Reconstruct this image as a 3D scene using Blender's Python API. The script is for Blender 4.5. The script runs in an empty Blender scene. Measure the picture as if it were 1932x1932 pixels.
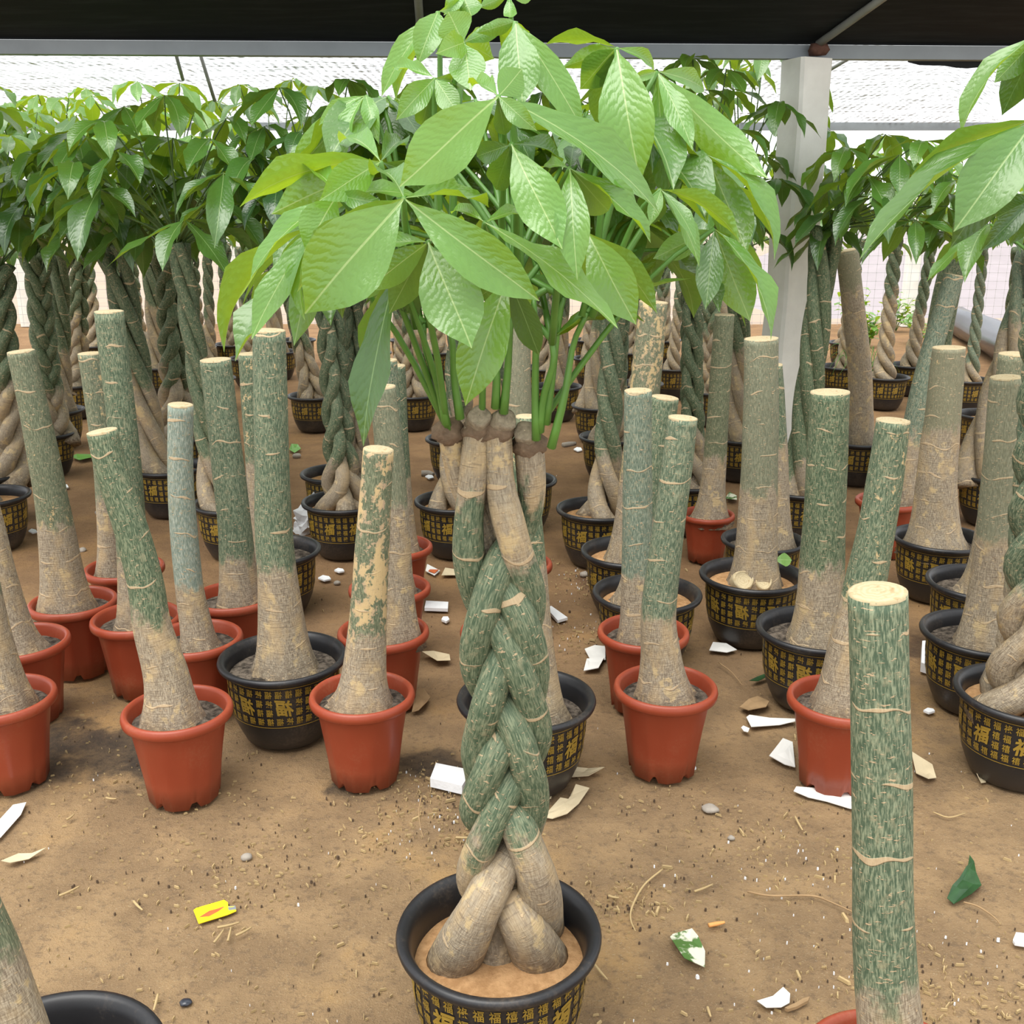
import bpy, math, random
from mathutils import Vector, Matrix, Quaternion, noise as mnoise

# ------------------------------------------------------------------ camera, sky, light, exposure
SC = bpy.context.scene
CAM_H, PITCH, FPX, IMG = 1.36, math.radians(16.5), 1950.0, 1932.0
cam_d = bpy.data.cameras.new('camera'); cam_d.sensor_width = 36.0; cam_d.sensor_fit = 'HORIZONTAL'
cam_d.lens = 36.0 * FPX / IMG; cam_d.clip_start = 0.05; cam_d.clip_end = 300
cam = bpy.data.objects.new('camera', cam_d); SC.collection.objects.link(cam)
cam.location = (0, 0, CAM_H); cam.rotation_euler = (math.pi/2 - PITCH, 0, 0)
SC.camera = cam
SC.view_settings.view_transform = 'Standard'; SC.view_settings.look = 'None'
SC.view_settings.gamma = 1.0; SC.view_settings.use_curve_mapping = False
SC.view_settings.exposure = 1.05
world = bpy.data.worlds.new('overcast'); SC.world = world; world.use_nodes = True
wn = world.node_tree.nodes; wbg = wn['Background']
wbg.inputs[0].default_value = (0.95, 0.975, 1.0, 1); wbg.inputs[1].default_value = 0.78
sun_d = bpy.data.lights.new('soft_sun', 'SUN'); sun_d.energy = 1.9; sun_d.angle = math.radians(50)
sun_d.color = (1.0, 0.97, 0.92)
sun = bpy.data.objects.new('soft_sun', sun_d); SC.collection.objects.link(sun)
sun.rotation_euler = (math.radians(18), math.radians(-14), 0)

# ------------------------------------------------------------------ helpers
COL = SC.collection
CP, SP = math.cos(PITCH), math.sin(PITCH)
def ray(px, py):
    a = (px - IMG/2) / FPX; b = -(py - IMG/2) / FPX
    return Vector((a, CP + b*SP, -SP + b*CP))
def gp(px, py, z=0.0):                      # the point of a level plane seen at a photo pixel
    r = ray(px, py); return Vector((0, 0, CAM_H)) + r * ((z - CAM_H) / r.z)
def at(px, py, Y):                          # the point at distance Y in front of the viewer
    r = ray(px, py); return Vector((0, 0, CAM_H)) + r * (Y / r.y)
def depth(p): return p.y*CP - (p.z - CAM_H)*SP
def tag(o, label=None, cat=None, group=None, kind=None):
    if label: o['label'] = label
    if cat: o['category'] = cat
    if group: o['group'] = group
    if kind: o['kind'] = kind
    return o
def empty(name, loc):
    o = bpy.data.objects.new(name, None); COL.objects.link(o); o.location = loc; o.empty_display_size = .05; return o
def obj(name, mesh, parent=None, mtx=None, mat=None):
    o = bpy.data.objects.new(name, mesh); COL.objects.link(o)
    if parent is not None: o.parent = parent
    if mtx is not None: o.matrix_basis = mtx
    if mat is not None and not mesh.materials: mesh.materials.append(mat)
    return o
def mk(name, v, f, mat=None, smooth=True, attrs=None, uv=None):
    m = bpy.data.meshes.new(name); m.from_pydata([tuple(p) for p in v], [], f)
    if smooth: m.polygons.foreach_set('use_smooth', [True]*len(m.polygons))
    for k, (typ, data) in (attrs or {}).items():
        a = m.attributes.new(k, typ, 'POINT')
        if typ == 'FLOAT_VECTOR': a.data.foreach_set('vector', [c for p in data for c in p])
        else: a.data.foreach_set('value', data)
    if uv:
        l = m.uv_layers.new(name='UVMap')
        for lp in m.loops: l.data[lp.index].uv = uv[lp.vertex_index]
    if mat: m.materials.append(mat)
    m.update(); return m
def lathe(profile, n, mat=None, name='lathe', smooth=True, rf=None, cap=None):
    v, f = [], []
    for i, (r, z) in enumerate(profile):
        for k in range(n):
            a = 2*math.pi*k/n; rr = r*(rf(a, i) if rf else 1)
            v.append((rr*math.cos(a), rr*math.sin(a), z))
    for i in range(len(profile)-1):
        for k in range(n):
            k2 = (k+1) % n; f.append((i*n+k, i*n+k2, (i+1)*n+k2, (i+1)*n+k))
    if cap in ('end', 'both'): f.append(tuple(range((len(profile)-1)*n, len(profile)*n)))
    if cap in ('start', 'both'): f.append(tuple(reversed(range(n))))
    return mk(name, v, f, mat, smooth)
def crom(P, n):
    out = []; Q = [P[0]*2-P[1]] + list(P) + [P[-1]*2-P[-2]]
    segs = len(P)-1
    for i in range(n+1):
        t = i/n*segs; k = min(int(t), segs-1); u = t-k
        a, b, c, d = Q[k], Q[k+1], Q[k+2], Q[k+3]
        out.append(.5*((2*b)+(c-a)*u+(2*a-5*b+4*c-d)*u*u+(3*b-a-3*c+d)*u**3))
    return out
def lerp_list(L, t):
    s = t*(len(L)-1); k = min(int(s), len(L)-2); u = s-k
    return L[k]*(1-u)+L[k+1]*u
def tube(P, R, seg, mat, name, rings=None, capend=True, rfun=None, bark=True):
    """swept tube through points P (radii R by fraction); stores straightened bark coordinates"""
    n = rings or (len(P)-1)*4
    C = crom(P, n) if len(P) > 2 or rings else list(P)
    n = len(C)-1; v, f, st, tt = [], [], [], []
    L = 0; ref = Vector((1, 0, 0))
    tan0 = (C[1]-C[0]).normalized()
    if abs(tan0.x) > .8: ref = Vector((0, 1, 0))
    tot = sum((C[i+1]-C[i]).length for i in range(n)) or 1
    for i in range(n+1):
        tn = (C[min(i+1, n)]-C[max(i-1, 0)]).normalized()
        s = (ref - tn*ref.dot(tn)).normalized(); b = tn.cross(s); ref = s
        if i: L += (C[i]-C[i-1]).length
        r0 = lerp_list(R, i/n)
        for k in range(seg):
            a = 2*math.pi*k/seg; r = r0*(rfun(a, i/n) if rfun else 1)
            v.append(C[i] + s*(r*math.cos(a)) + b*(r*math.sin(a)))
            st.append((r0*math.cos(a), r0*math.sin(a), L)); tt.append(L/tot)
    for i in range(n):
        for k in range(seg):
            k2 = (k+1) % seg; f.append((i*seg+k, i*seg+k2, (i+1)*seg+k2, (i+1)*seg+k))
    if capend:
        f.append(tuple(range(n*seg, n*seg+seg))); f.append(tuple(reversed(range(seg))))
    at_ = {'straight': ('FLOAT_VECTOR', st), 'along': ('FLOAT', tt)} if bark else None
    return mk(name, v, f, mat, True, at_)

# ------------------------------------------------------------------ materials
class NT:
    def __init__(s, name):
        s.m = bpy.data.materials.new(name); s.m.use_nodes = True; s.t = s.m.node_tree; s.n = s.t.nodes
        s.b = s.n['Principled BSDF']; s.out = s.n['Material Output']
    def new(s, typ, **kw):
        n = s.n.new(typ)
        for k, v in kw.items(): setattr(n, k, v)
        return n
    def link(s, a, b): s.t.links.new(a, b)
    def val(s, sock, x):
        if hasattr(x, 'is_output'): s.link(x, sock)
        else: sock.default_value = x
    def math(s, op, a, b=0.0, c=None, clamp=False):
        n = s.new('ShaderNodeMath', operation=op, use_clamp=clamp)
        s.val(n.inputs[0], a); s.val(n.inputs[1], b)
        if c is not None: s.val(n.inputs[2], c)
        return n.outputs[0]
    def mix(s, fac, a, b):
        n = s.new('ShaderNodeMix', data_type='RGBA'); n.clamp_factor = True
        s.val(n.inputs[0], fac)
        for sk, x in ((n.inputs[6], a), (n.inputs[7], b)):
            if isinstance(x, tuple): sk.default_value = (*x, 1) if len(x) == 3 else x
            else: s.link(x, sk)
        return n.outputs[2]
    def noise(s, vec, scale, detail=4, rough=.55, scl=None):
        if scl is not None:
            mp = s.new('ShaderNodeMapping'); s.link(vec, mp.inputs[0]); mp.inputs['Scale'].default_value = scl; vec = mp.outputs[0]
        n = s.new('ShaderNodeTexNoise'); s.link(vec, n.inputs['Vector']); n.inputs['Scale'].default_value = scale
        n.inputs['Detail'].default_value = detail; n.inputs['Roughness'].default_value = rough; return n.outputs[0]
    def ramp(s, fac, lo, hi):
        n = s.new('ShaderNodeMapRange'); s.val(n.inputs[0], fac); n.inputs[1].default_value = lo; n.inputs[2].default_value = hi
        n.interpolation_type = 'SMOOTHSTEP'; return n.outputs[0]
    def attr(s, name, typ='GEOMETRY'):
        n = s.new('ShaderNodeAttribute', attribute_name=name, attribute_type=typ); return n
    def bump(s, h, strength, dist):
        n = s.new('ShaderNodeBump'); n.inputs['Strength'].default_value = strength; n.inputs['Distance'].default_value = dist
        s.link(h, n.inputs['Height']); s.link(n.outputs[0], s.b.inputs['Normal']); return n.outputs[0]
    def set(s, col=None, rough=.6, spec=.4):
        if col is not None: s.val(s.b.inputs['Base Color'], (*col, 1) if isinstance(col, tuple) else col)
        s.val(s.b.inputs['Roughness'], rough); s.b.inputs['Specular IOR Level'].default_value = spec
        return s.m
def objcoord(k): return k.new('ShaderNodeTexCoord').outputs['Object']
def rnd(k): return k.new('ShaderNodeObjectInfo').outputs['Random']

def mat_plain(name, col, rough=.6, spec=.4, var=.12, scale=30, bump=0, bd=.002):
    k = NT(name); c = objcoord(k); n = k.noise(c, scale, 5)
    dark = tuple(x*(1-var*2) for x in col); lite = tuple(min(1, x*(1+var)) for x in col)
    k.set(k.mix(n, dark, lite), rough, spec)
    if bump: k.bump(n, bump, bd)
    return k.m
def mat_bark():
    k = NT('money_tree_bark')
    s = k.attr('straight').outputs['Vector']; t = k.attr('along').outputs['Fac']
    split = k.attr('split', 'OBJECT').outputs['Fac']; patch = k.attr('patch', 'OBJECT').outputs['Fac']
    hue = k.attr('hue', 'OBJECT').outputs['Fac']; cap = k.attr('cap', 'OBJECT').outputs['Fac']; off = k.math('MULTIPLY', rnd(k), 7.0)
    va = k.new('ShaderNodeVectorMath', operation='ADD'); k.link(s, va.inputs[0])
    cx = k.new('ShaderNodeCombineXYZ'); k.link(off, cx.inputs[2]); k.link(cx.outputs[0], va.inputs[1]); s = va.outputs[0]
    streak = k.noise(s, 1, 4, .6, (430, 430, 75))
    sk = k.attr('streaky', 'OBJECT').outputs['Fac']; streak = k.math('ADD', .5, k.math('MULTIPLY', k.math('SUBTRACT', streak, .5), sk))
    big = k.noise(s, 1, 4, .55, (22, 22, 11))
    mid = k.noise(s, 1, 5, .65, (75, 75, 62))
    fleck = k.noise(s, 1, 3, .5, (95, 95, 330))
    g0 = k.mix(hue, (.050, .086, .043), (.17, .22, .18))
    g1 = k.mix(hue, (.240, .275, .160), (.40, .43, .36))
    green = k.mix(k.ramp(streak, .42, .64), g0, g1)
    green = k.mix(k.math('MULTIPLY', k.ramp(mid, .52, .72), .6), green, (.34, .31, .19))
    green = k.mix(k.math('MULTIPLY', k.attr('olive', 'OBJECT').outputs['Fac'], .75), green, k.mix(streak, (.17, .15, .095), (.34, .30, .19)))
    t0 = k.mix(k.ramp(streak, .36, .64), (.200, .158, .110), (.435, .365, .260))
    tanc = k.mix(k.math('MULTIPLY', k.ramp(big, .45, .70), .7), t0, (.48, .35, .19))
    tanc = k.mix(k.math('MULTIPLY', k.ramp(mid, .58, .74), .7), tanc, (.20, .155, .11))
    lines = k.noise(s, 1, 3, .55, (26, 26, 330))
    tanc = k.mix(k.math('MULTIPLY', k.ramp(lines, .56, .70), .55), tanc, (.15, .115, .080))
    tanc = k.mix(k.math('MULTIPLY', k.ramp(k.noise(s, 1, 4, .6, (30, 30, 24)), .57, .66), .8), tanc, (.56, .42, .22))
    foot = k.math('SUBTRACT', 1.0, k.ramp(k.math('ADD', t, k.math('MULTIPLY', mid, .08)), .05, .17))
    tanc = k.mix(k.math('MULTIPLY', foot, k.ramp(mid, .36, .62)), tanc, (.165, .125, .085))
    # tan foot rising to 'split', ragged edge, then tan patches over the green
    edge = k.math('ADD', t, k.math('MULTIPLY', k.math('SUBTRACT', big, .5), .22))
    edge = k.math('ADD', edge, k.math('MULTIPLY', k.math('SUBTRACT', mid, .5), .10))
    low = k.math('SUBTRACT', 1.0, k.ramp(k.math('SUBTRACT', edge, split), -.02, .03))
    low = k.math('MAXIMUM', low, k.ramp(k.math('SUBTRACT', edge, cap), -.02, .02))
    pm = k.math('ADD', k.math('MULTIPLY', mid, .6), k.math('MULTIPLY', big, .5))
    pmask = k.ramp(k.math('ADD', pm, patch), .80, .85)
    col = k.mix(pmask, green, k.mix(k.ramp(big, .4, .6), (.44, .32, .21), (.58, .43, .22)))
    col = k.mix(low, col, tanc)
    # leaf scars: thin level rings, broken around the stem
    sep = k.new('ShaderNodeSeparateXYZ'); k.link(s, sep.inputs[0])
    warp = k.noise(s, 1, 1, .4, (15, 15, 2.0))
    ph = k.math('ADD', k.math('MULTIPLY', sep.outputs[2], 10.0), k.math('MULTIPLY', warp, .6))
    fr = k.math('ABSOLUTE', k.math('SUBTRACT', k.math('FRACT', ph), .5))
    msk = k.noise(s, 1, 1, .4, (22, 22, 13))
    ring = k.math('SUBTRACT', 1.0, k.ramp(k.math('SUBTRACT', fr, k.math('MULTIPLY', k.math('SUBTRACT', msk, .46), .13)), .0, .014))
    ringm = k.math('MULTIPLY', ring, k.ramp(msk, .46, .52))
    fl = k.math('MAXIMUM', k.ramp(fleck, .63, .67), ringm)
    col = k.mix(k.math('MULTIPLY', fl, .9), col, k.mix(streak, (.40, .27, .16), (.66, .52, .32)))
    k.set(col, .62, .28)
    h = k.math('ADD', k.math('MULTIPLY', streak, .5), k.math('MULTIPLY', fl, .5))
    h = k.math('ADD', h, k.math('MULTIPLY', mid, .25))
    k.bump(k.math('ADD', h, k.math('MULTIPLY', k.math('MULTIPLY', lines, low), .5)), .6, .005)
    return k.m
def mat_cut():
    k = NT('cut_wood'); c = objcoord(k)
    ln = k.new('ShaderNodeVectorMath', operation='LENGTH'); k.link(c, ln.inputs[0])
    n = k.noise(c, 90, 5)
    r = k.math('SINE', k.math('ADD', k.math('MULTIPLY', ln.outputs['Value'], 900), k.math('MULTIPLY', n, 14)))
    col = k.mix(k.ramp(r, -1, 1), (.46, .37, .22), (.52, .43, .27)); col = k.mix(k.ramp(n, .55, .75), col, (.36, .25, .12))
    k.set(col, .8, .2); k.bump(n, .4, .003); return k.m
def mat_leaf():
    k = NT('money_tree_leaf')
    uv = k.new('ShaderNodeUVMap').outputs[0]; sep = k.new('ShaderNodeSeparateXYZ'); k.link(uv, sep.inputs[0])
    u = k.math('ABSOLUTE', k.math('SUBTRACT', sep.outputs[0], .5)); v = sep.outputs[1]
    tone = k.attr('tone', 'OBJECT').outputs['Fac']; r = rnd(k)
    c = objcoord(k); n = k.noise(c, 7, 3)
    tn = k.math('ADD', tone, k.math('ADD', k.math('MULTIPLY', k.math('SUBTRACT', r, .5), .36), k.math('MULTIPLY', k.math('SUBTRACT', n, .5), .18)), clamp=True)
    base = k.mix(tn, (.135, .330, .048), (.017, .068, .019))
    rib = k.math('SUBTRACT', 1.0, k.ramp(k.math('ADD', u, k.math('MULTIPLY', v, .004)), .010, .020))
    ph = k.math('FRACT', k.math('SUBTRACT', k.math('MULTIPLY', v, 14), k.math('ADD', k.math('MULTIPLY', u, 6.0), k.math('MULTIPLY', n, 2.2))))
    vein = k.math('SUBTRACT', 1.0, k.ramp(k.math('ABSOLUTE', k.math('SUBTRACT', ph, .5)), .015, .07))
    col = k.mix(k.math('MULTIPLY', vein, .13), base, k.mix(tn, (.30, .52, .16), (.07, .17, .06)))
    col = k.mix(k.math('MULTIPLY', rib, .85), col, k.mix(tn, (.46, .62, .22), (.16, .30, .10)))
    k.set(col, k.math('ADD', .22, k.math('MULTIPLY', n, .18)), .8)
    h = k.math('SUBTRACT', k.math('ADD', k.math('SINE', k.math('MULTIPLY', ph, 3.14159)), k.math('MULTIPLY', n, .4)), k.math('MULTIPLY', rib, .8))
    k.bump(h, .13, .006); k.b.inputs['IOR'].default_value = 1.6
    tr = k.new('ShaderNodeBsdfTranslucent')
    tcol = k.mix(tn, (.50, .66, .02), (.10, .22, .015))
    tcol = k.mix(k.math('MULTIPLY', k.math('MAXIMUM', rib, k.math('MULTIPLY', vein, .3)), .6), tcol, k.mix(tn, (.25, .40, .02), (.05, .12, .01)))
    k.link(tcol, tr.inputs[0])
    mx = k.new('ShaderNodeMixShader'); mx.inputs[0].default_value = .34
    k.link(k.b.outputs[0], mx.inputs[1]); k.link(tr.outputs[0], mx.inputs[2]); k.link(mx.outputs[0], k.out.inputs[0])
    return k.m
def mat_ground():
    k = NT('trodden_soil'); c = objcoord(k)
    big = k.noise(c, .9, 5, .6); mid = k.noise(c, 5, 6, .62); fine = k.noise(c, 60, 6, .7); grit = k.noise(c, 260, 4, .7)
    col = k.mix(k.ramp(mid, .36, .66), (.285, .190, .105), (.405, .272, .145))
    col = k.mix(k.ramp(k.math('ADD', k.math('MULTIPLY', big, .6), k.math('MULTIPLY', mid, .4)), .50, .64), col, (.455, .285, .125))
    col = k.mix(k.math('MULTIPLY', k.ramp(fine, .50, .66), .55), col, (.165, .115, .075))
    col = k.mix(k.math('MULTIPLY', k.ramp(grit, .58, .68), .6), col, (.52, .42, .27))
    # spilt dark potting mix: stains with a shape of their own
    for (px, py, rad) in ((215, 1410, .20), (150, 1385, .12), (290, 1440, .10), (1125, 1090, .09), (1735, 1215, .10), (800, 1430, .10), (640, 1480, .06)):
        p = gp(px, py); d = k.new('ShaderNodeVectorMath', operation='DISTANCE'); k.link(c, d.inputs[0]); d.inputs[1].default_value = p
        e = k.math('ADD', k.math('DIVIDE', d.outputs['Value'], rad), k.math('MULTIPLY', k.math('SUBTRACT', mid, .5), 2.6))
        m = k.math('SUBTRACT', 1.0, k.ramp(e, .55, 1.15)); col = k.mix(k.math('MULTIPLY', m, k.math('ADD', .35, k.math('MULTIPLY', fine, .8))), col, (.060, .050, .042))
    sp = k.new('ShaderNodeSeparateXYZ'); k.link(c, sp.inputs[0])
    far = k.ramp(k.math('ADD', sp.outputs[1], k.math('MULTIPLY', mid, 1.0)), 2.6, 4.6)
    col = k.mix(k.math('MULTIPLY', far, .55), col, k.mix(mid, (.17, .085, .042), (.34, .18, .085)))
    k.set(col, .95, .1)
    h = k.math('ADD', k.math('MULTIPLY', fine, .7), k.math('ADD', k.math('MULTIPLY', grit, .35), k.math('MULTIPLY', mid, .6)))
    k.bump(h, .9, .016); return k.m
def mat_net(name, col, hole, sx, sy):
    k = NT(name); c = objcoord(k); sp = k.new('ShaderNodeSeparateXYZ'); k.link(c, sp.inputs[0])
    n = k.noise(c, 1, 4, .6, (3, 26, 26)); n2 = k.noise(c, 1, 4, .65, (34, 7, 7))
    wx = k.math('SINE', k.math('MULTIPLY', sp.outputs[0], sx)); wy = k.math('SINE', k.math('MULTIPLY', sp.outputs[1], sy))
    w = k.math('ADD', k.math('MULTIPLY', k.math('ADD', wx, wy), .09), k.math('ADD', n, k.math('MULTIPLY', n2, .6)))
    k.set(k.mix(k.ramp(n, .4, .75), tuple(x*.7 for x in col), tuple(min(1, x*1.7) for x in col)), .75, .25)
    tr = k.new('ShaderNodeBsdfTransparent'); mx = k.new('ShaderNodeMixShader')
    k.link(k.ramp(w, hole[0], hole[1]), mx.inputs[0]); k.link(k.b.outputs[0], mx.inputs[1]); k.link(tr.outputs[0], mx.inputs[2])
    k.link(mx.outputs[0], k.out.inputs[0]); return k.m
def mat_pot(name, col, rough, spec, dust, dustamt):
    k = NT(name); c = objcoord(k); n = k.noise(c, 9, 5); f = k.noise(c, 140, 4, .7)
    base = k.mix(n, tuple(x*.85 for x in col), tuple(min(1, x*1.15) for x in col))
    sp = k.new('ShaderNodeSeparateXYZ'); k.link(c, sp.inputs[0])
    low = k.math('SUBTRACT', 1.0, k.ramp(sp.outputs[2], .0, .09))
    m = k.math('MULTIPLY', k.math('ADD', k.ramp(k.math('ADD', k.math('MULTIPLY', n, .6), k.math('MULTIPLY', f, .4)), .50, .72), k.math('MULTIPLY', low, .5)), dustamt)
    k.set(k.mix(m, base, dust), k.math('ADD', rough, k.math('MULTIPLY', n, .2)), spec); k.bump(f, .08, .001); return k.m
def mat_soil(name, a, b, bump=1.0):
    k = NT(name); c = objcoord(k); n = k.noise(c, 55, 6, .7); m = k.noise(c, 14, 4)
    k.set(k.mix(k.ramp(k.math('ADD', k.math('MULTIPLY', n, .7), k.math('MULTIPLY', m, .3)), .38, .64), a, b), .95, .1); k.bump(n, bump, .012); return k.m

M = {}
M['bark'] = mat_bark(); M['cut'] = mat_cut(); M['leaf'] = mat_leaf(); M['ground'] = mat_ground()
M['black'] = mat_pot('black_plastic', (.014, .014, .016), .30, .5, (.16, .12, .085), .35)
M['red'] = mat_pot('terracotta_plastic', (.295, .050, .020), .32, .45, (.36, .17, .09), .30)
M['gold'] = mat_plain('gold_print', (.34, .22, .03), .45, .5, .25, 60)
M['clay'] = mat_soil('orange_clay', (.36, .20, .09), (.52, .31, .15), .5)
M['peat'] = mat_soil('dark_potting_mix', (.045, .037, .030), (.22, .18, .14), 1.0)
M['stubwood'] = mat_plain('old_pruning_wood', (.21, .145, .095), .85, .2, .3, 120, .8, .004)
M['stubcut'] = mat_plain('old_cut_wood', (.33, .27, .19), .85, .2, .35, 160, .8, .004)
M['crumb'] = mat_plain('brown_crumb', (.13, .09, .06), .9, .1, .3, 8)
M['stem'] = mat_plain('green_stalk', (.115, .27, .045), .4, .5, .2, 20)
M['oldstem'] = mat_plain('dark_stalk', (.085, .150, .040), .5, .4, .3, 20)
M['concrete'] = mat_plain('weathered_concrete', (.90, .87, .80), .9, .2, .14, 7, .6, .01)
M['steel'] = mat_plain('galvanised_steel', (.27, .295, .31), .5, .5, .12, 9)
M['steel'].node_tree.nodes['Principled BSDF'].inputs['Metallic'].default_value = .25
M['rod'] = mat_plain('dull_pipe', (.33, .33, .31), .55, .5, .2, 12)
M['rust'] = mat_plain('rusty_weld', (.14, .07, .05), .9, .2, .3, 40, .5, .004)
M['blacknet'] = mat_net('black_shade_net', (.010, .011, .012), (1.42, 1.56), 260, 420)
M['whitenet'] = mat_net('pale_worn_net', (.68, .72, .80), (.51, .86), 120, 160)
M['paper'] = mat_plain('white_paper', (.78, .77, .73), .8, .2, .06, 12)
M['cream'] = mat_plain('cream_dry_husk', (.66, .55, .36), .85, .2, .15, 18, .4, .004)
M['drybrown'] = mat_plain('dry_brown_leaf', (.38, .25, .13), .85, .2, .22, 25, .4, .004)
M['foam'] = mat_plain('white_foam', (.85, .86, .87), .8, .2, .05, 90, .5, .003)
M['straw'] = mat_plain('pale_straw', (.52, .38, .19), .85, .2, .3, 4)
M['pebble'] = mat_plain('grey_stone', (.36, .32, .27), .85, .3, .2, 40, .4, .003)
M['gravel'] = mat_plain('sunlit_pale_ground', (.43, .33, .255), .95, .1, .10, 1.2, .4, .03)
M['bank'] = mat_plain('grey_gravel_bank', (.36, .32, .33), .95, .1, .10, 2.2, .5, .03)
M['film'] = mat_plain('black_plastic_film', (.035, .040, .055), .25, .6, .3, 6)
M['wire'] = mat_plain('fence_wire', (.50, .50, .50), .6, .4, .1, 9)
M['yellow'] = mat_plain('yellow_tag', (.86, .68, .02), .4, .4, .05, 20)
M['redprint'] = mat_plain('red_print', (.62, .15, .05), .5, .3, .25, 60)
M['orange'] = mat_plain('orange_filter', (.74, .36, .12), .7, .2, .1, 60)
# ------------------------------------------------------------------ the setting
def grid_steps(a, b, n, p=1.0): return [a+(b-a)*(i/n)**p for i in range(n+1)]
xs = [-12, -9, -7, -5.5] + [-4.5+i*.06 for i in range(151)] + [5.5, 7, 9, 12]
ys = [-2, -1, -.3] + [.2+i*.05 for i in range(121)] + [6.5, 7, 7.8, 8.6, 9.4, 10.2, 11, 11.8, 12.6]
v, f = [], []
for y in ys:
    for x in xs:
        n1 = mnoise.noise(Vector((x*1.3, y*1.3, 3))); n2 = mnoise.noise(Vector((x*6, y*6, 9))); n3 = mnoise.noise(Vector((x*19, y*19, 5)))
        v.append((x, y, -.008 + .005*n1 + .003*n2 + .002*n3))
W_ = len(xs)
for j in range(len(ys)-1):
    for i in range(W_-1): f.append((j*W_+i, j*W_+i+1, (j+1)*W_+i+1, (j+1)*W_+i))
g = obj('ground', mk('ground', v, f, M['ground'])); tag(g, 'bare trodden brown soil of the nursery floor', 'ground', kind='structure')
v = []; f = []
for j in range(13):
    for i in range(25):
        x = -48+4*i; y = 12.5+j*5.0
        v.append((x, y, -.012 + (0 if j == 0 else .10*mnoise.noise(Vector((x*.2, y*.2, 1))))))
for j in range(12):
    for i in range(24): f.append((j*25+i, j*25+i+1, (j+1)*25+i+1, (j+1)*25+i))
g = obj('ground_outside', mk('ground_outside', v, f, M['gravel'])); tag(g, 'pale bright bare ground outside the fence', 'ground', kind='structure')
# grey gravel bank beyond the fence on the right
v, f = [], []; nx, ny = 24, 8
for j in range(ny+1):
    for i in range(nx+1):
        x = 3.4+i*.6; t = j/ny; y = 13.2+t*6
        h = 1.15*t*min(1, i/4)*(1+.15*mnoise.noise(Vector((x*.8, y*.8, 2))))
        v.append((x, y, h-.02))
for j in range(ny):
    for i in range(nx): f.append((j*(nx+1)+i, j*(nx+1)+i+1, (j+1)*(nx+1)+i+1, (j+1)*(nx+1)+i))
g = obj('gravel_bank', mk('gravel_bank', v, f, M['bank'])); tag(g, 'grey gravel bank rising behind the wire fence', 'bank', kind='structure')

def box_mesh(name, c, sx, sy, sz, mat, rz=0, bev=0.0, lump=0.0, nz=1):
    v, f = [], []; R = Matrix.Rotation(rz, 3, 'Z')
    hx, hy = sx/2, sy/2; b = bev
    ring = [(-hx+b, -hy), (hx-b, -hy), (hx, -hy+b), (hx, hy-b), (hx-b, hy), (-hx+b, hy), (-hx, hy-b), (-hx, -hy+b)] if b else [(-hx, -hy), (hx, -hy), (hx, hy), (-hx, hy)]
    n = len(ring)
    for k in range(nz+1):
        for (x, y) in ring:
            p = R @ Vector((x, y, 0)); q = c + p + Vector((0, 0, sz*k/nz))
            if lump: q += Vector((mnoise.noise(q*4), mnoise.noise(q*4+Vector((7, 1, 2))), 0))*lump
            v.append(q)
    for k in range(nz):
        for i in range(n): f.append((k*n+i, k*n+(i+1) % n, (k+1)*n+(i+1) % n, (k+1)*n+i))
    f.append(tuple(reversed(range(n)))); f.append(tuple(range(nz*n, nz*n+n)))
    return mk(name, v, f, mat, False)
# roof beam
BY = 4.5
zb = at(966, 107, BY).z
bl, br = Vector((-5.2, BY-.20, zb)), Vector((5.2, BY+.26, zb))
def bar(name, a, b, w, h, mat, label, cat, parent=None, kind='structure'):
    d = (b-a); L = d.length; d.normalize(); s = d.cross(Vector((0, 0, 1))).normalized(); u = s.cross(d)
    v = [p + s*(sx*w/2) + u*(sz*h) for p in (a, b) for (sx, sz) in ((-1, 0), (1, 0), (1, 1), (-1, 1))]
    o = obj(name, mk(name, v, [(0, 1, 2, 3), (7, 6, 5, 4), (0, 4, 5, 1), (1, 5, 6, 2), (2, 6, 7, 3), (3, 7, 4, 0)], mat, False), parent)
    if label: tag(o, label, cat, kind=kind)
    return o
bar('roof_beam', bl, br, .05, .052, M['steel'], 'grey galvanised steel beam along the lower edge of the black roof net', 'beam')
# concrete pillar carrying it
pt = at(1527, 110, BY+.03); pz = zb-.004
pil = obj('concrete_pillar', box_mesh('concrete_pillar', Vector((pt.x, BY+.06, -.01)), .155, .155, pz+.01, M['concrete'], math.radians(21), .012, .008, 16))
tag(pil, 'whitewashed square concrete pillar under the steel beam', 'pillar', kind='structure')
wp = at(1540, 98, BY+.0)
rw = obj('weld_patch', lathe([(.0, -.024), (.03, -.02), (.042, 0), (.03, .02), (0, .026)], 14, M['rust'], 'weld_patch', rf=lambda a, i: 1+.25*math.sin(3*a+i)), mtx=Matrix.Translation(Vector((pt.x+.03, BY+.03, zb+.03))))
tag(rw, 'rusty brown weld where the roof pipe meets the beam', 'weld', kind='structure')
def pipe(name, a, b, r, mat, label, cat='pipe'):
    o = obj(name, tube([a, (a+b)/2, b], [r, r], 10, mat, name, 2, bark=False)); return tag(o, label, cat, kind='structure')
pipe('roof_pipe', Vector((pt.x+.03, BY+.02, zb+.05)), Vector((pt.x+.03+.41, BY-.95, zb+.05+.335)), .016, M['rod'], 'thin grey roof pipe rising from the beam above the concrete pillar')
q = at(795, 85, BY-.02)
pipe('roof_pipe', Vector((q.x, BY-.02, zb+.05)), Vector((q.x+.05, BY-.95, zb+.05+.335)), .016, M['rod'], 'thin grey roof pipe above the crown of the tall braided tree')
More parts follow.
